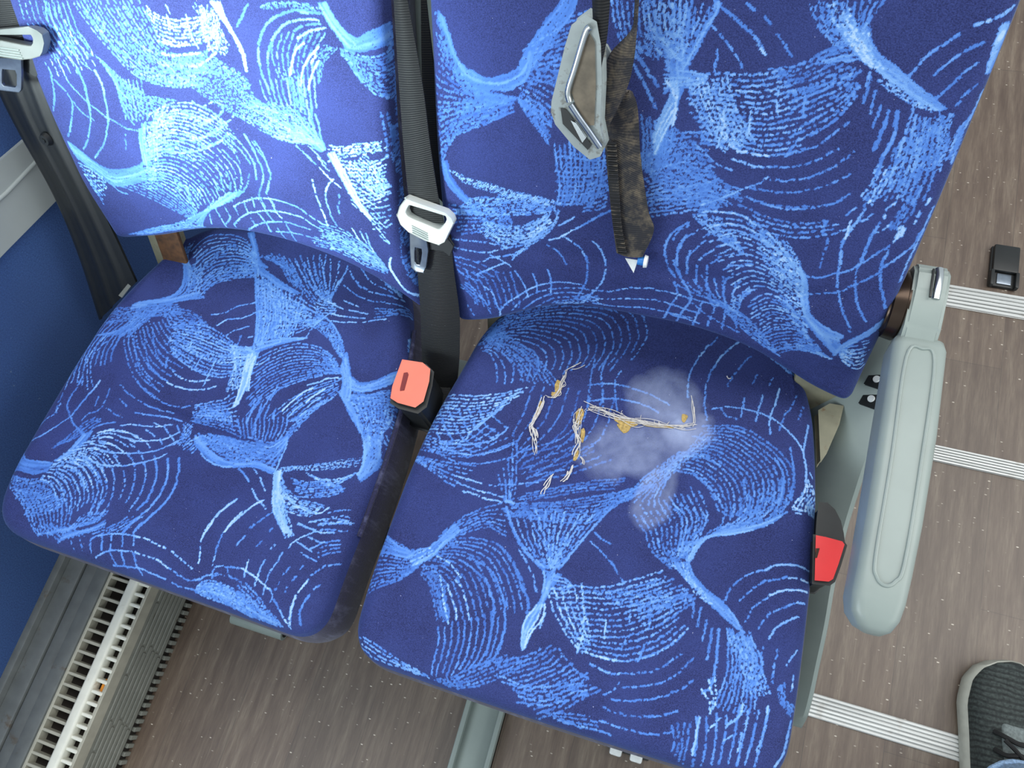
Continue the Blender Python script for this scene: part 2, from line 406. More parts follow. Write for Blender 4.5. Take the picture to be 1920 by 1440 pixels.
# ------------------------------------------------------------------ convector heater
ht = thing('heater', 'long pale grey slotted convector heater on the floor along the wall', 'heater', None, (-.48, -.3, 0))
HO = Vector((.48, .3, 0))
def hb(name, lo, hi, mat, parent=ht, bevel=.001, seg=1):
    o = box(name, lo, hi, mat, parent, bevel, seg); o.location = HO; return o
Y0, Y1 = -.62, .75
hb('casing', (-.519, Y0, .0), (-.448, Y1, .113), M['dark'])  # coloured dark so the slots between the bars look shaded
hb('rear_rim', (-.519, Y0, .100), (-.514, Y1, .131), M['heater_bar'])
hb('white_bar', (-.481, Y0, .112), (-.464, Y1, .134), M['white'], bevel=.004, seg=3)
hb('front_rim', (-.449, Y0, .104), (-.443, Y1, .128), M['heater_bar'])
pitch = .0163
ms = None; mw = None
n_s = int((Y1-Y0)/pitch)
for k in range(n_s):
    y = Y0+(k+.5)*pitch
    if ms is None:
        bm = bmesh.new(); box_bm(bm, (-.516, -.0022, .118), (-.479, .0022, .130), .0006, 1); ms = bm_obj('slat', bm, M['heater_bar'], ht); ms.location = HO+Vector((0, y, 0))
        bm = bmesh.new(); box_bm(bm, (-.466, -.0026, .114), (-.446, .0026, .1295), .0012, 1); mw = bm_obj('white_slat', bm, M['white'], ht); mw.location = HO+Vector((0, y+.004, 0))
    else:
        for src in (ms, mw):
            c = src.copy(); COL.objects.link(c); c.parent = ht; c.location = HO+Vector((0, y+(0 if src is ms else .004), 0))
hb('orange_scrap', (-.458, -.205, .112), (-.447, -.180, .124), M['orange_wrap'], ht, .003)
# front face: louvre strips one under another, broken by joints, and a toothed foot strip
hb('front_panel', (-.449, Y0, .018), (-.4445, Y1, .104), M['heater_grey'])
rng = random.Random(5)
lm = None
for r in range(7):
    z = .028+r*.0108
    y = Y0+rng.random()*.05
    while y < Y1-.06:
        L = .110
        if lm is None:
            bm = bmesh.new(); box_bm(bm, (-.4455, 0, -.0037), (-.4422, L, .0037), .0014, 1); lm = bm_obj('louvre', bm, M['heater_grey'], ht); c = lm
        else:
            c = lm.copy(); COL.objects.link(c); c.parent = ht
        c.location = HO+Vector((0, y, z)); y += L+.0025
hb('foot_strip', (-.4475, Y0, .0), (-.4455, Y1, .018), M['dark'])
tm = None
for k in range(int((Y1-Y0)/.0125)):
    if tm is None:
        bm = bmesh.new(); box_bm(bm, (-.4465, 0, .0), (-.4405, .0066, .016), .0006, 1); tm = bm_obj('foot_tab', bm, M['heater_grey'], ht); c = tm
    else:
        c = tm.copy(); COL.objects.link(c); c.parent = ht
    c.location = HO+Vector((0, Y0+k*.0125, 0))

# ------------------------------------------------------------------ upholstery print (woven dashes in fabric metres)
PR = random.Random(11); NR = np.random.default_rng(4)
class Print:
    RES = .00045
    def __init__(s, lo, hi):
        s.lo = np.array(lo); s.n = ((np.array(hi)-s.lo)/s.RES).astype(int)+1
        s.cov = np.zeros((s.n[1], s.n[0]), np.float32); s.tone = np.zeros_like(s.cov); s.buf = []
    def stroke(s, pts, w=.001, tone=.5, dash=.007, gap=.0025, jit=.00035, tv=.2):
        P = catmull(pts, 5)
        d = np.linalg.norm(np.diff(P, axis=0), axis=1); L = np.concatenate([[0], np.cumsum(d)])
        if L[-1] < .001: return
        t = np.arange(0, L[-1], .0004)
        X = np.interp(t, L, P[:, 0]); Y = np.interp(t, L, P[:, 1])
        # the loom moves in steps: each millimetre or so of a line sits on its own thread
        k = (t/.0013).astype(int); X = X+NR.normal(0, .00026, k[-1]+1)[k]; Y = Y+NR.normal(0, .00020, k[-1]+1)[k]
        wv = (w*(.72+.62*NR.random(k[-1]+1)))[k]
        a = -PR.random()*dash
        while a < L[-1]:
            l = dash*(.35+1.3*PR.random())
            i0, i1 = int(np.searchsorted(t, a)), int(np.searchsorted(t, a+l))
            if i1 > i0:
                ox, oy = PR.gauss(0, jit), PR.gauss(0, jit)
                tt = min(1, max(0, tone+PR.uniform(-tv, tv)))
                s.buf.append(np.stack([X[i0:i1]+ox, Y[i0:i1]+oy, wv[i0:i1], np.full(i1-i0, tt)], 1))
            a += l+gap*(.3+1.4*PR.random())
    def fan(s, A, B, n, w=.001, tone=.5, dash=.007, gap=.0025, jit=.00035, tv=.2, ragged=.06):
        a = catmull(A, 10); b = catmull(B, 10)
        def rs(p, m=16):
            d = np.linalg.norm(np.diff(p, axis=0), axis=1); L = np.concatenate([[0], np.cumsum(d)]); q = np.linspace(0, 1, m)*L[-1]
            return np.stack([np.interp(q, L, p[:, 0]), np.interp(q, L, p[:, 1])], 1)
        a, b = rs(a), rs(b)
        gapw = np.linalg.norm(a-b, axis=1).mean()/max(1, n-1)
        if dash < .02: w = max(.00048, min(w, .36*gapw))
        for i in range(n):
            f = i/(n-1) if n > 1 else 0
            c = a*(1-f)+b*f
            if dash < .02:
                c = np.vstack([c[:1]+(c[:1]-c[1:2])*PR.uniform(-1, 1)*ragged*15, c[1:-1], c[-1:]+(c[-1:]-c[-2:-1])*PR.uniform(-1, 1)*ragged*15])
            s.stroke(c, w, min(1, max(0, tone+PR.uniform(-.12, .12))), dash, gap, jit, tv)
    def finish(s):
        if not s.buf: return
        D = np.concatenate(s.buf); r = s.RES
        ix = np.round((D[:, 0]-s.lo[0])/r).astype(int); iy = np.round((D[:, 1]-s.lo[1])/r).astype(int)
        for dx in range(-4, 5):
            for dy in range(-4, 5):
                jx, jy = ix+dx, iy+dy
                k = (jx >= 0) & (jx < s.n[0]) & (jy >= 0) & (jy < s.n[1])
                px = s.lo[0]+jx[k]*r; py = s.lo[1]+jy[k]*r
                dd = np.hypot(px-D[k, 0], py-D[k, 1]); c = np.clip(.5+(D[k, 2]-dd)/.0009, 0, 1).astype(np.float32)
                m = c > 0
                np.maximum.at(s.cov, (jy[k][m], jx[k][m]), c[m])
                np.maximum.at(s.tone, (jy[k][m], jx[k][m]), (D[k, 3][m]*(.35+.65*c[m])).astype(np.float32))
    def sample(s, xy):
        g = (np.asarray(xy)-s.lo)/s.RES
        x = np.clip(g[:, 0], 0, s.n[0]-1.001); y = np.clip(g[:, 1], 0, s.n[1]-1.001)
        i = x.astype(int); j = y.astype(int); fx = x-i; fy = y-j
        def bl(a): return a[j, i]*(1-fx)*(1-fy)+a[j, i+1]*fx*(1-fy)+a[j+1, i]*(1-fx)*fy+a[j+1, i+1]*fx*fy
        return bl(s.cov), bl(s.tone)
PR_RS = Print((-.12, -.14), (.58, .56)); PR_LS = Print((-.60, -.14), (.10, .56))
PR_RB = Print((-.10, -.10), (.58, .82)); PR_LB = Print((-.58, -.10), (.10, .82))
PATTERN_RS = '''
m 19 0.38 1|403 3809 755 4060 1375 4350 2036 4434 2289 4206 2310 3971 2219 3732|460 3460 592 3434 706 3293 785 3093
d 8 0.3 1|393 3672 658 3505 922 3380 1079 3198|482 3788 974 3614 1290 3410 1508 3227
x 0 0.25 2|445 3818 559 3767 526 3702
m 12 0.72 1.1|242 2829 591 2885 928 3018 1178 3149|79 2336 384 2358 659 2461 802 2652
m 6 0.5 1|84 2320 363 2267 590 2357 760 2624|120 2120 501 2113 808 2207 1166 2449
d 6 0.45 1|102 2571 288 2335 469 2207 688 2160|617 2802 733 2653 853 2543 1029 2517
m 0 0.9 1|500 2266 627 2349 648 2441
l 0 0.65 1|353 2247 613 2286 841 2368 1014 2513 1067 2613
l 0 0.65 1|374 2183 683 2176 927 2254 1171 2433
m 0 0.4 1|253 2136 615 2074 930 2137 1198 2288 1381 2502
m 0 0.5 1|818 2709 1056 2593
m 6 0.5 1|62 2037 291 2026 558 2043 848 2082|117 1982 371 1894 712 1783
l 0 0.75 1|635 1912 972 1899
l 0 0.75 1|676 1839 931 1823 1226 1818
l 0 0.75 1|783 1768 1035 1753 1244 1759
m 0 0.6 1|1053 1904 1290 1981 1581 2088
m 5 0.45 1|1102 2064 1203 1893 1274 1767|1208 2476 1308 2084 1364 1790
x 0 0.6 1.6|1272 1774 1366 1782
m 8 0.22 1|1194 3153 1186 2833 1144 2580 1166 2449|2143 3306 2112 2784 1835 2382 1485 2031
d 7 0.25 1|1317 2385 1467 2490 1673 2625 1779 2770|1440 2019 1673 2160 1923 2290 2257 2521
m 4 0.3 1|1441 1906 1816 2100 2168 2255 2451 2359|1423 1805 1772 1976 2122 2131 2404 2235
l 0 0.55 1|1799 3313 2072 3395 2427 3391 2762 3298
l 0 0.55 1|1848 3122 2143 3236 2494 3234 2663 3180
m 0 0.45 1|1930 3702 1931 3504 1973 3336 2062 3078
m 0 0.45 1|2143 3571 2110 3404 2213 3080
m 0 0.35 1|1810 3656 1834 3303 1886 3071
l 0 0.7 1|3035 4098 2946 3916 2905 3730 2902 3555 2930 3423
l 0 0.7 1.1|3355 4224 3205 4029 3122 3816
l 0 0.55 1|3122 3816 3102 3602 3133 3370 3194 3216
m 0 0.4 1|3106 4222 3049 4110
l 0 0.75 1|3283 4280 3369 4236 3470 4187
m 3 0.6 1|3649 4130 3814 4045 3949 3955|3693 4140 3841 4069 4009 3952
m 0 0.3 1|3505 4080 3411 3918 3359 3783 3322 3654
m 0 0.3 1|3612 3860 3581 3732
m 0 0.4 1|3785 3857 3747 3771
m 0 0.55 1|3197 3351 3352 3414 3514 3436
l 0 0.75 1|3514 3436 3694 3429 3848 3392 3959 3337 4123 3214 4227 3096
l 0 0.6 1|3521 3564 3533 3332
l 0 0.6 1|3709 3643 3691 3320
l 0 0.75 1|3877 3751 3859 3594 3831 3404 3856 3213
m 0 0.4 1|4061 3710 4013 3548 3963 3403 3949 3269
m 0 0.35 1|4156 3615 4110 3439
m 0 0.45 1|3313 3379 3372 3310 3493 3305
d 17 0.42 1|3206 3153 3539 3217 3851 3115 4112 2925 4190 2696 4155 2473 4049 2354|2975 2589 3190 2564 3357 2465 3458 2321 3521 2215
l 0 0.45 1.2|3948 2963 4060 2802 4080 2590 4064 2434
l 0 0.4 1|4083 3108 4167 2845 4179 2586
m 0 0.6 1|3032 2749 3246 2802 3388 2758 3486 2703
m 0 0.5 1|3166 2606 3317 2518 3427 2406 3477 2295
x 0 0.8 1.1|4236 3420 4225 3207 4230 3081 4282 2921 4300 2709 4253 2559
m 0 0.8 1|4327 2901 4379 2837
m 9 0.5 1|3013 2841 2844 2637 2677 2433 2576 2280 2271 2090|2975 2589 2898 2394 2874 2231 2956 2128
d 5 0.55 1|3176 3079 3070 2856 2953 2696 2843 2507|3286 2975 3162 2846 3067 2725 2928 2529
m 9 0.33 1|1308 1761 1718 1884 2072 2024 2443 2200 2823 2393|1392 1640 1772 1693 2209 1794 2387 1996 2576 2155
m 15 0.52 1|1358 1647 1535 1428 1737 1269 1915 1183|2401 2000 2256 1729 2141 1469 2025 1227
d 8 0.6 1|1514 1767 1680 1576 1857 1392 1932 1232|2258 1900 2096 1640 2028 1439 1989 1247
x 0 0.4 1.5|1302 1728 1423 1538 1566 1375 1723 1265 1901 1179
x 0 0.5 1.2|2422 2037 2298 1802 2218 1642 2131 1451 2039 1231
x 7 0.6 1.2|1887 1175 1936 1055 1934 850 1845 637 1861 430|2068 1180 2014 1047 1969 831 1939 622 1911 360
x 4 0.88 1|1914 815 1849 624 1857 443 1890 354|1997 839 2007 698 1934 535 1907 373
x 4 0.58 1|2001 1147 2121 1150 2223 1105|2036 1024 2137 1037 2227 1092
x 0 0.8 1|2013 757 2006 598
m 13 0.38 1|84 1087 274 1027 502 994 636 1031|47 394 225 535 423 666 561 826
x 7 0.42 1.2|90 1072 264 1008 441 978|32 867 255 897 462 922
x 6 0.5 1.2|417 909 512 1013 622 1074 707 1206 809 1391|537 850 611 916 706 1019 761 1143 888 1349
d 3 0.85 1|417 909 522 984 627 1059|522 846 606 930 696 1047
m 7 0.4 1|697 1235 829 1428 1002 1601 1231 1749|722 1163 932 1313 1177 1457 1433 1401
m 15 0.37 1|697 1141 1021 1290 1352 1302 1590 1138 1762 918 1838 765|626 782 753 697 853 546 946 367
l 11 0.37 1|974 332 1018 158 1027 -50 1039 -172|1611 657 1657 484 1648 242 1569 108
m 8 0.3 1|616 810 758 728 858 577 980 406|784 887 890 765 974 609 1066 430
m 0 0.97 1|706 1019 883 975 984 911 1084 849
m 0 0.97 1|837 825 894 706 954 574 1065 387
m 0 0.97 1|1007 842 1120 739 1208 616 1269 474
m 0 0.9 1|938 763 1032 626 1099 542 1149 439
l 0 0.42 1.2|1085 1091 1325 1035 1476 898 1591 724 1657 484 1648 242
l 0 0.42 1.1|1025 1029 1260 942 1416 792 1503 612 1540 394 1541 197
l 0 0.4 1.4|1352 1302 1553 1158 1704 961 1818 832 1846 709
m 0 0.7 1|1569 1314 1759 1140 1838 998 1886 938
m 4 0.65 1|163 13 412 -46 675 -111 993 -172|194 -109 412 -174 651 -175 890 -188
d 6 0.35 1|1061 -193 1247 -110 1487 84 1724 237|1281 -210 1547 -104 1788 76 2022 282
d 14 0.36 1|1630 133 1820 244 2010 355 2093 476|2207 -232 2423 -89 2567 60 2730 188
m 5 0.5 1|1716 49 2016 29 2296 112 2548 294|2006 -135 2278 -79 2521 72 2668 156
d 14 0.6 1|1975 1000 2247 1105 2526 1168 2784 1312 3037 1469|2522 503 2721 507 2885 527 3062 606 3264 760 3413 966
d 6 0.85 1|1979 986 2105 804 2268 638 2455 484|2316 1124 2376 953 2441 814 2542 647
m 0 0.85 1.3|2520 510 2665 504 2777 509 2872 524
m 0 0.45 1|2872 524 3038 592 3204 715 3318 830 3416 954
m 0 0.6 1.2|2588 413 2692 397 2780 382 2912 414
m 0 0.45 1|2912 414 3093 474 3238 564 3430 754
m 0 0.42 1|2941 296 3220 399 3406 546 3541 746
m 0 0.42 1|2866 149 3174 241 3438 398 3582 546
m 0 0.38 1|2774 69 3001 47 3283 119 3512 239
m 0 0.5 1|2243 464 2388 355 2518 298 2607 284
m 0 0.6 1|2904 332 2847 222 2776 175
l 0 0.85 1|2641 885 2666 669
l 0 0.8 1|2421 837 2438 715
l 0 0.85 1|2441 674 2428 476
m 0 0.7 1|2254 747 2268 666
m 0 0.7 1|2860 990 2871 881
l 0 0.5 1|3048 1099 3067 923
l 0 0.5 1|3076 760 3023 568
m 0 0.5 1|2872 728 2854 655
d 5 0.42 1|2841 1069 3036 1153 3225 1262 3367 1388|3030 870 3210 1005 3333 1152 3448 1268
m 4 0.45 1|2381 -192 2588 -181 2832 -159|2243 -156 2628 -66 2721 -51
m 0 0.6 1|2364 -184 2587 -175 2830 -153 2942 -163
m 0 0.5 1|2808 -63 3001 -69 3162 -58
m 0 0.4 1|3190 -62 3368 -20 3535 68
l 0 0.5 1|3445 1282 3458 1117
l 0 0.5 1|3518 1232 3529 1041
l 0 0.5 1|3591 1141 3600 925
l 0 0.5 1.2|3658 1078 3672 905 3665 769
l 0 0.52 1.3|3719 1081 3740 938 3752 701 3756 545 3693 461
l 9 0.5 1|3791 1130 3838 953 3875 685 3838 465 3807 353|4040 1092 4168 889 4151 688 4181 517 4189 393
d 8 0.55 1|3801 1078 3913 908 4038 733 4094 568|4021 1127 4095 934 4200 780 4291 626
l 8 0.55 1|3674 224 3718 74 3745 -189|4309 517 4299 276 4275 -25
l 0 0.8 1.1|3709 248 3714 60 3719 -124
l 0 0.75 1.2|4070 483 4063 380 3962 223
l 0 0.7 1.2|4295 526 4301 264 4269 82
l 0 0.8 1|4105 217 4111 46
l 0 0.7 1.4|4536 447 4517 171 4455 20
m 0 0.85 1|3897 292 3807 151
m 0 0.85 1|4022 179 3960 98
m 0 0.8 1|4143 366 4117 295
d 3 0.92 1|3679 496 3755 415 3801 314|3762 651 3811 535 3827 385
m 0 0.5 1.2|4165 1061 4157 952 4200 780
m 0 0.5 1|4293 1044 4287 806 4303 707
x 0 0.82 1|4194 1123 4240 1244 4367 1362 4438 1409
m 0 0.75 1|4474 1097 4396 929
m 0 0.8 1|4474 848 4486 685
m 4 0.4 1|4340 718 4401 583 4517 491|4397 761 4445 621 4554 578
m 4 0.38 1|3475 101 3530 -34 3525 -135|3632 173 3641 0 3650 -230
l 0 0.6 1|2289 1600 2430 1517 2572 1422 2655 1327
l 0 0.55 1|2305 1711 2412 1648 2493 1625
m 0 0.5 1|2672 1317 2722 1258
d 13 0.45 1|2642 2001 2812 1847 2926 1667 3124 1558|3245 2438 3397 2185 3350 1915 3255 1682
m 5 0.55 1|2936 2218 3138 2101 3181 1900 3175 1720|3314 2239 3398 2109 3323 1908 3236 1706
m 9 0.45 1|3556 2333 3564 2213 3543 2102 3424 1980|4172 2724 4153 2489 3994 2266 3716 2088
m 5 0.45 1|3686 2646 3761 2387 3719 2224 3551 2059|4056 2740 4071 2559 3922 2277 3673 2091
x 5 0.62 1|4167 2402 3932 2220 3608 2059 3416 1948 3313 1816 3285 1676|4001 2224 3720 2067 3482 1973 3410 1902 3352 1767 3325 1657
x 8 0.5 1.1|3158 1597 3295 1489 3457 1391 3615 1294 3801 1180 3961 1116|3318 1655 3367 1553 3533 1426 3686 1356 3843 1247 3913 1157
d 4 0.88 0.8|3161 1583 3328 1469 3465 1350 3615 1294|3288 1662 3343 1531 3480 1412 3610 1321
d 8 0.48 1|2376 1089 2715 1198 2947 1321 3158 1466|2971 1028 3145 1134 3320 1239 3444 1316
m 0 0.5 1|3714 1350 3778 1523 3889 1668 4037 1766
x 0 0.9 1|4050 1769 4135 1835 4330 1889 4493 1877
m 0 0.5 1|3868 1407 3976 1564 4095 1667 4283 1755
x 0 0.85 1|4283 1755 4362 1770
x 0 0.85 1|4401 1773 4495 1771
m 0 0.5 1|3955 1224 4009 1377 4122 1506
x 0 0.85 1|4132 1523 4239 1609 4367 1651
x 0 0.85 1|4379 1655 4496 1674
m 0 0.45 1|4094 1195 4151 1334 4265 1449 4386 1525
x 0 0.8 1|4398 1535 4488 1553
m 6 0.9 1|4313 2806 4295 2648 4231 2525 4211 2474|4394 2735 4462 2646 4397 2523 4436 2443
x 4 0.9 1|4355 2527 4381 2444|4435 2548 4443 2445
m 3 0.9 1|4211 2474 4294 2473 4349 2473|4219 2423 4301 2430
'''
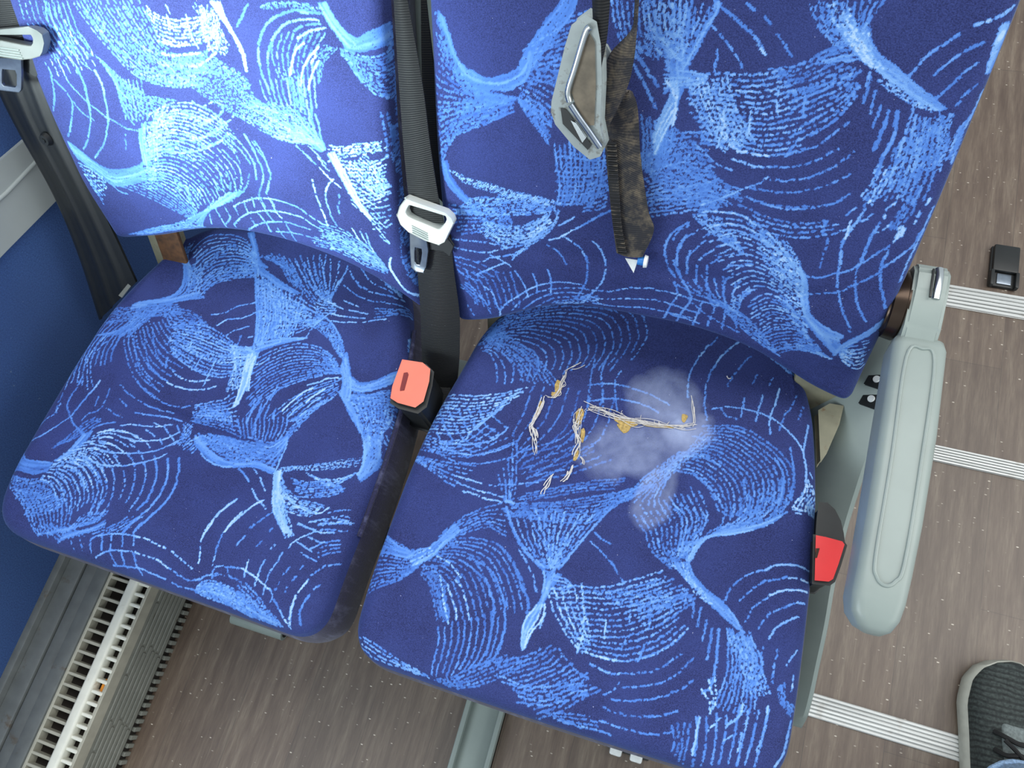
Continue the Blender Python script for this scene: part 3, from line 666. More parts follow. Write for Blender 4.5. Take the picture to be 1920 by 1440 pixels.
PATTERN_RB = '''
d 16 0.33 1|262 3332 337 3125 453 2867 644 2718 931 2679|209 2249 384 2353 637 2504 852 2619 970 2671
x 8 0.33 1.3|273 3311 339 3148 407 2981 518 2862 647 2817|321 3271 374 3094 442 2914 541 2780 672 2759
x 7 0.38 1.3|544 2865 699 2810 855 2852 1007 2940 1093 3109|617 2703 775 2734 931 2752 1083 2866 1130 3057
m 10 0.33 1|227 2490 505 2577 774 2635 957 2669|199 1910 362 2215 577 2352 930 2541
x 7 0.4 1.1|1007 2940 1081 3097 1187 3273 1334 3456 1376 3552|1083 2913 1192 3063 1307 3230 1452 3415 1492 3521
d 13 0.4 1|1056 3094 1270 3270 1453 3394 1610 3449|1033 2836 1159 2851 1283 2865 1382 2864
d 12 0.4 1|1032 3000 1180 3039 1350 3057 1519 3052|1021 2640 1113 2564 1205 2462 1300 2332
m 8 0.42 1|1008 2663 1111 2676 1240 2642 1319 2553|1021 2640 1113 2526 1207 2411 1301 2319
l 11 0.38 1|1353 2314 1385 2158 1421 1929 1415 1756|1804 2454 1810 2222 1791 1960 1726 1765
d 12 0.4 1|1395 2254 1628 2261 1819 2263 2061 2362|1402 1739 1657 1797 1870 1959 2088 2104
m 10 0.5 1|1760 3544 1795 3404 1853 3262 1978 3145|2147 3595 2154 3456 2186 3294 2315 3158
m 10 0.6 1|2000 3563 2037 3425 2098 3286 2249 3151|2377 3614 2380 3456 2383 3293 2383 3144
d 6 0.6 1|2047 3528 2112 3350 2261 3228 2376 3121|2368 3535 2371 3374 2391 3241 2430 3127
x 7 0.55 1.2|2241 3129 2311 3027 2321 2870 2265 2675 2228 2500|2407 3136 2406 2993 2387 2809 2332 2612 2270 2354
x 4 0.9 1|2316 2823 2255 2662 2216 2498|2393 2763 2316 2561 2262 2366
l 0 0.45 1.4|1975 3177 2078 3067 2210 2925
l 0 0.4 1.3|1974 3078 2094 2934 2210 2740
m 0 0.6 1|2117 3027 2182 2967
l 8 0.4 1|2099 2678 2150 2439 2152 2207|2370 2593 2374 2395 2322 2233
d 16 0.45 1|2210 2346 2357 2517 2512 2587 2686 2587|2216 1863 2425 1926 2636 1934 2837 1913
x 6 0.33 1.1|202 1944 249 1776 345 1656 459 1569|277 1984 325 1817 420 1684 505 1607
m 5 0.8 1|329 1891 501 1845 729 1823 927 1796 1151 1789 1373 1768|368 1809 613 1760 842 1738 1124 1726 1374 1739
m 9 0.65 1|476 1618 755 1694 1040 1771 1319 1730|301 1417 633 1476 984 1552 1350 1646
d 8 0.4 1|307 1512 605 1533 898 1553|348 1168 658 1291 955 1408
m 10 0.75 1|631 1413 897 1398 1128 1486 1363 1663|625 1220 835 1178 1102 1261 1327 1476
m 8 0.72 1|1347 1720 1407 1611 1327 1476 1188 1325 954 1053|1431 1690 1396 1534 1302 1378 1132 1219 954 1020
m 0 0.7 1|267 1103 485 1128 715 1155 925 1146
m 0 0.7 1|277 1004 589 1014 835 1113 1073 1224 1273 1388
m 0 0.65 1|553 871 710 971 924 1064 1103 1181
l 0 0.7 1|531 709 707 833 863 951
l 0 0.75 1|696 1002 833 962 924 912
l 0 0.75 1|969 870 1031 762 1070 647 1087 525
m 4 0.5 1|270 883 490 876 676 827 800 783|292 712 416 631 543 604
d 8 0.3 1|292 712 413 558 469 349 496 203|923 809 954 640 985 466 985 355
l 0 0.75 1|589 542 683 471 713 348 751 205 724 83
l 0 0.5 1|535 383 597 284 634 139
m 0 0.5 1|363 191 423 49
m 4 0.45 1|294 459 420 357 464 234|364 548 473 462 534 345
l 0 0.75 1|759 226 842 359 969 499 1094 626 1230 735 1393 813 1555 848 1687 851
l 0 0.6 1|1166 877 1198 780 1193 639
l 0 0.6 1|1329 962 1355 831 1353 656
m 0 0.55 1|889 257 1017 454 1171 598 1352 709 1646 799 1763 799
m 0 0.55 1|1017 306 1173 490 1354 639 1576 714 1768 731
m 0 0.5 1|1175 380 1356 568 1579 653 1726 686
d 4 0.6 1|1358 514 1581 618 1725 704 1836 798|1420 492 1629 558 1788 647 1923 625
l 0 0.8 1|1346 1347 1471 1417 1578 1506 1658 1558
l 0 0.55 1|1658 1558 1799 1680 1913 1758
l 0 0.8 1|1438 1519 1505 1576 1578 1634
l 0 0.75 1|1471 1417 1572 1358 1660 1304 1707 1218
l 0 0.5 1|1707 1218 1737 1095 1732 945 1702 837 1652 687
x 0 0.8 1|1778 1413 1852 1342 1905 1210
m 0 0.7 1|1905 1210 1916 1066 1873 891 1768 731 1701 610
m 0 0.45 1|1319 1271 1422 1211 1499 1112 1530 1053
m 0 0.7 1|1763 799 1965 826 2142 915 2347 960 2595 964 2763 935
m 0 0.7 1|1725 704 1944 718 2225 798 2503 826 2787 772
m 0 0.65 1|1805 616 2096 647 2377 703 2661 691 2829 679
l 0 0.5 1.1|2636 1770 2514 1647 2464 1535 2469 1399 2530 1241 2595 1159
l 0 0.5 1.1|2643 1642 2584 1513 2589 1346 2647 1170 2730 1059
l 0 0.5 1|2704 1491 2682 1380 2707 1214
l 0 0.55 1|2604 1097 2650 960 2593 779 2547 594
l 0 0.5 1|2735 1028 2778 922 2721 757 2675 589
m 6 0.42 1|1638 1884 1779 1949 1866 2005|1662 1715 1807 1754 1895 1813
m 7 0.42 1|2230 1967 2410 2038 2583 2119 2756 2173|2279 1764 2451 1823 2619 1880 2807 1940
m 9 0.5 1|2183 3539 2244 3403 2242 3258 2256 3065|2558 3571 2516 3449 2447 3278 2375 3100
x 4 0.55 1|2531 3608 2581 3554 2501 3407 2432 3234 2356 3076|2597 3584 2576 3524 2518 3368 2473 3249 2411 3082
x 6 0.65 1|2245 3064 2357 3065 2469 3066 2582 3046|2268 2886 2355 2919 2463 2955 2577 3012
x 4 0.85 1|2268 2977 2336 2894 2366 2759 2363 2616|2346 2986 2370 2898 2378 2761 2373 2629
l 0 0.52 1.2|2600 3565 2740 3479 2859 3400 2967 3279
m 0 0.85 1.3|2916 3325 3006 3241
l 0 0.5 1.2|2768 3599 2847 3557
m 0 0.5 1|2937 3516 2987 3472
m 0 0.45 1|3052 3409 3131 3326 3198 3261
m 0 0.5 1|2562 3423 2661 3341 2751 3256 2804 3199 2837 3139
l 0 0.5 1|2628 3254 2636 3085
d 16 0.65 1|2406 3037 2676 3078 2941 3097 3186 3177|2662 2498 2856 2513 3091 2474 3287 2502 3446 2573
d 9 0.8 1|2431 3018 2503 2846 2648 2654 2846 2438|2731 3074 2791 2926 2900 2757 3045 2588
d 8 0.46 1|3036 3150 3232 3203 3373 3290 3477 3351|3294 2942 3440 3025 3577 3126 3676 3200
x 4 0.42 1|3363 3289 3474 3361 3583 3391|3427 3234 3558 3269 3667 3300
d 8 0.48 1|3240 2991 3382 3051 3538 3122 3657 3198|3442 2679 3549 2762 3659 2900 3717 3058
l 0 0.9 1|2759 2797 2780 2648 2768 2489
l 0 0.88 1|2970 2824 2990 2640
m 0 0.8 1|3130 3032 3154 2925 3184 2817
l 0 0.5 1|3357 2961 3374 2807
m 0 0.88 1.4|2856 2513 2976 2482 3091 2474 3181 2475
m 0 0.46 1|3181 2475 3330 2509 3449 2562 3568 2649 3719 2830
m 0 0.75 1.2|2898 2408 3017 2389 3090 2368 3202 2379
m 0 0.48 1|3202 2379 3365 2404 3517 2463 3696 2609
m 0 0.46 1|3248 2273 3445 2304 3594 2377 3712 2468 3824 2604
m 0 0.45 1|3082 2182 3269 2173 3490 2209 3693 2293 3855 2417
m 0 0.42 1|3076 2089 3272 2055 3501 2068 3766 2139 3898 2263
m 0 0.45 1|3382 2751 3506 2847
m 0 0.45 1|3422 2676 3567 2776
m 0 0.7 1|3220 2294 3144 2218 3018 2146 2892 2058 2692 1944
m 0 0.6 1|2582 2487 2687 2415 2794 2343 2930 2300
l 0 0.5 1|3382 2659 3341 2558 3314 2482
d 18 0.42 1|2351 2614 2545 2494 2758 2273 3031 2082|2075 2300 2350 2078 2623 1987 2818 1924
m 6 0.42 1|2388 2346 2638 2281 2894 2178 3041 2149|2309 2003 2567 1950 2811 1964
m 8 0.5 1|3224 3647 3276 3556 3372 3449 3496 3353|3431 3664 3442 3552 3511 3443 3589 3372
d 4 0.85 1|3352 3639 3428 3532 3520 3444 3656 3339|3502 3614 3565 3525 3659 3399 3724 3306
l 7 0.6 1.1|3426 3682 3475 3574 3562 3467 3700 3324|3710 3706 3656 3572 3661 3458 3741 3348
x 10 0.56 1.2|3457 3496 3591 3362 3714 3275 3854 3199 4041 3097 4180 3030 4293 2980|3663 3515 3706 3403 3799 3314 3935 3249 4078 3163 4197 3094 4342 3008
d 6 0.9 0.9|3491 3480 3613 3355 3741 3248|3665 3477 3732 3347 3839 3248
d 5 0.7 1|3828 3155 3947 3085 4086 3018 4259 2965|3897 3183 4035 3117 4151 3058 4305 3003
l 0 0.5 1.1|3762 3209 3753 3105
l 0 0.5 1.1|3764 3168 3769 2979
l 0 0.5 1|3834 3083 3838 2901
l 0 0.5 1|3906 2974 3893 2797
l 0 0.5 1.4|3967 2939 3968 2785 3952 2634
l 0 0.5 1.5|4033 2936 4063 2741 4028 2552 4036 2421
l 7 0.48 1|4134 2960 4147 2764 4145 2510 4111 2347|4354 2859 4401 2664 4437 2436 4440 2241
d 9 0.5 1|4097 2666 4112 2481 4077 2317 4030 2184|4227 2886 4302 2718 4341 2540 4373 2254
d 4 0.8 1|4018 2515 4019 2370 3971 2237|4119 2458 4101 2309 4075 2179
l 0 0.5 1.1|4030 3201 4068 3281 4118 3369 4158 3414 4259 3520
m 0 0.8 1.4|4342 3582 4414 3627 4485 3671 4542 3728
l 0 0.48 1|4197 3228 4248 3309 4317 3398 4424 3481
l 0 0.5 1|4249 3027 4293 3111 4341 3202 4393 3275 4446 3339
m 0 0.4 1|4414 3038 4453 3130 4501 3212
x 6 0.6 1.2|4510 3605 4502 3512 4519 3387 4532 3274|4558 3595 4562 3471 4560 3359 4552 3260
x 0 0.95 2.2|4530 3554 4523 3475
x 0 0.95 1.4|4547 3414 4519 3387
l 5 0.5 1|4564 3126 4545 2984 4497 2852 4486 2673|4566 3057 4552 2923 4536 2811 4545 2575
d 10 0.5 1|4242 2927 4259 2801 4257 2678 4299 2498|4408 2967 4427 2842 4453 2696 4478 2526
m 5 0.5 1|4408 2967 4397 2857 4451 2772 4467 2631|4326 2920 4338 2812 4399 2708 4417 2556
m 4 0.5 1|4538 2894 4544 2766 4545 2575|4506 2917 4502 2769 4489 2615
m 0 0.5 1|3103 2077 3272 2052 3460 2044 3666 2093 3785 2152
d 4 0.45 1|3069 2004 3297 1935 3535 1923 3807 1985|3251 1817 3450 1783 3679 1812 3910 1896
m 14 0.68 1|2707 1846 2880 1917 3087 1912 3303 1798 3480 1647 3668 1465|3222 1093 3327 1211 3478 1212 3637 1121 3785 1026
m 11 0.6 1|3314 1016 3443 1141 3601 1113 3749 1018 3824 971|3504 607 3605 752 3740 785 3865 748 3949 666
m 8 0.42 1|3504 607 3612 720 3781 778 3949 718|3707 410 3821 494 3973 516 4112 481
m 0 0.85 1|2707 1846 2773 1899 2904 1922 3087 1912 3208 1851
m 0 0.8 1|2729 1708 2842 1785 3056 1824 3236 1772 3402 1675
m 0 0.75 1|2921 1685 3072 1742 3247 1717 3434 1638 3578 1536
m 5 0.75 1|3254 1803 3387 1743 3536 1615 3638 1489|3350 1460 3481 1427 3625 1336 3721 1295
d 6 0.65 1|3332 1776 3477 1661 3605 1526 3693 1411|3482 1747 3576 1651 3648 1550 3716 1416
m 0 0.6 1|2520 1567 2558 1662 2649 1736
m 0 0.6 1|2587 1322 2587 1460 2631 1602 2709 1675
m 0 0.55 1|2704 1205 2689 1388 2724 1501 2819 1623
m 0 0.55 1|2792 1394 2843 1479 2951 1589 3066 1640
m 0 0.5 1|2897 1384 2971 1474 3085 1541
m 0 0.5 1|3019 1348 3109 1412 3276 1460
m 6 0.6 1|2640 1876 2757 1770 2897 1681 3036 1605|2849 1884 2995 1756 3119 1621 3213 1522
x 9 0.5 1.2|3661 1494 3718 1356 3749 1177 3836 973 4010 784 4201 730|3721 1446 3779 1308 3822 1131 3899 972 4069 848 4223 786
d 5 0.85 0.9|3628 1427 3709 1293 3756 1147 3813 1017|3681 1408 3744 1300 3792 1155 3833 1037
x 10 0.5 1.2|3816 952 3958 788 4094 652 4201 540|4037 824 4133 747 4230 669 4283 614
x 8 0.55 1.2|4209 507 4227 634 4306 757 4407 882 4507 1035|4283 614 4327 728 4420 835 4489 934 4522 1023
m 9 0.5 1|3893 687 4026 617 4116 518 4194 468|3645 448 3817 510 4002 506 4141 471
m 0 0.8 1|4117 465 4196 459
m 8 0.72 1|4262 643 4350 734 4457 795|4274 507 4377 410 4480 366 4529 416
d 5 0.85 1|4280 578 4358 616 4438 688|4295 477 4401 416 4491 459
d 6 0.45 1|3033 1273 3066 1091 3119 940 3267 857|2583 1115 2758 1023 2954 968 3131 876
m 0 0.55 1|3114 1321 3061 1185 3077 1028 3166 901 3330 805 3497 640
m 0 0.6 1|3233 1299 3164 1191 3152 1045 3210 877
l 0 0.55 1|3225 1077 3239 934
l 0 0.5 1|2564 1348 2626 1189 2740 1052 2772 928 2700 673
m 0 0.5 1|2774 1344 2803 1162 2854 1012
m 0 0.5 1|2875 1364 2897 1150 2949 1000 3009 881
l 0 0.6 1|2895 922 2858 728 2842 567
m 0 0.5 1|3022 884 2998 709 2989 602
m 0 0.5 1|3125 908 3121 704 3126 601
m 0 0.5 1|3223 880 3241 715 3276 602
l 0 0.65 1|2576 967 2715 948 2908 925 3045 906
l 0 0.6 1|2596 821 2739 785 2879 767
l 0 0.6 1|2616 671 2759 652 2903 617
m 7 0.45 1|3148 929 3327 821 3493 656 3670 454|3140 827 3302 678 3495 516 3710 393
m 0 0.4 1|2746 922 2932 779 3111 684 3289 606
l 0 0.55 1.3|4034 2130 3986 1950 3949 1794 3982 1588 3989 1472
l 0 0.45 1|3989 1472 4054 1276 4144 1077 4276 866
l 0 0.88 1.2|3957 2012 3957 1891 3960 1837
l 0 0.8 1|3896 1907 3989 1938
l 0 0.5 1.3|4175 2024 4153 1873 4149 1735 4133 1589
l 0 0.45 1|4133 1589 4165 1391 4253 1166 4372 1003
l 0 0.48 1.2|4315 1781 4317 1627 4355 1461 4436 1269 4489 1173
l 0 0.5 1|4324 1824 4207 1690 4115 1571 3974 1484 3850 1414 3739 1420
l 0 0.5 1|4309 1539 4220 1447 4143 1386
m 0 0.45 1|4143 1386 4027 1285 3777 1215
l 0 0.5 1.2|4515 1981 4501 1858 4430 1734 4318 1584
m 0 0.4 1|3763 1977 3767 1828
m 0 0.4 1|3829 1812 3831 1672 3832 1528
m 0 0.85 1|4256 2013 4193 1928
x 3 0.88 1|4342 2015 4339 1921 4337 1854|4387 2010 4380 1929
m 0 0.85 1.6|4479 2282 4465 2229
m 0 0.85 1.4|4441 2175 4436 2058
m 0 0.85 1|4269 2246 4200 2159 4195 2067
m 0 0.7 1|4111 2092 4046 2014
x 0 0.6 1|4536 2204 4529 1970 4518 1807 4506 1637 4515 1466
m 4 0.45 1|4322 2280 4287 2122 4250 1959|4386 2278 4384 2152 4346 2003
m 0 0.6 1|3958 2130 3911 2057
d 4 0.6 1|3290 1139 3178 1051 3150 914|3357 1186 3252 1067 3233 899
'''
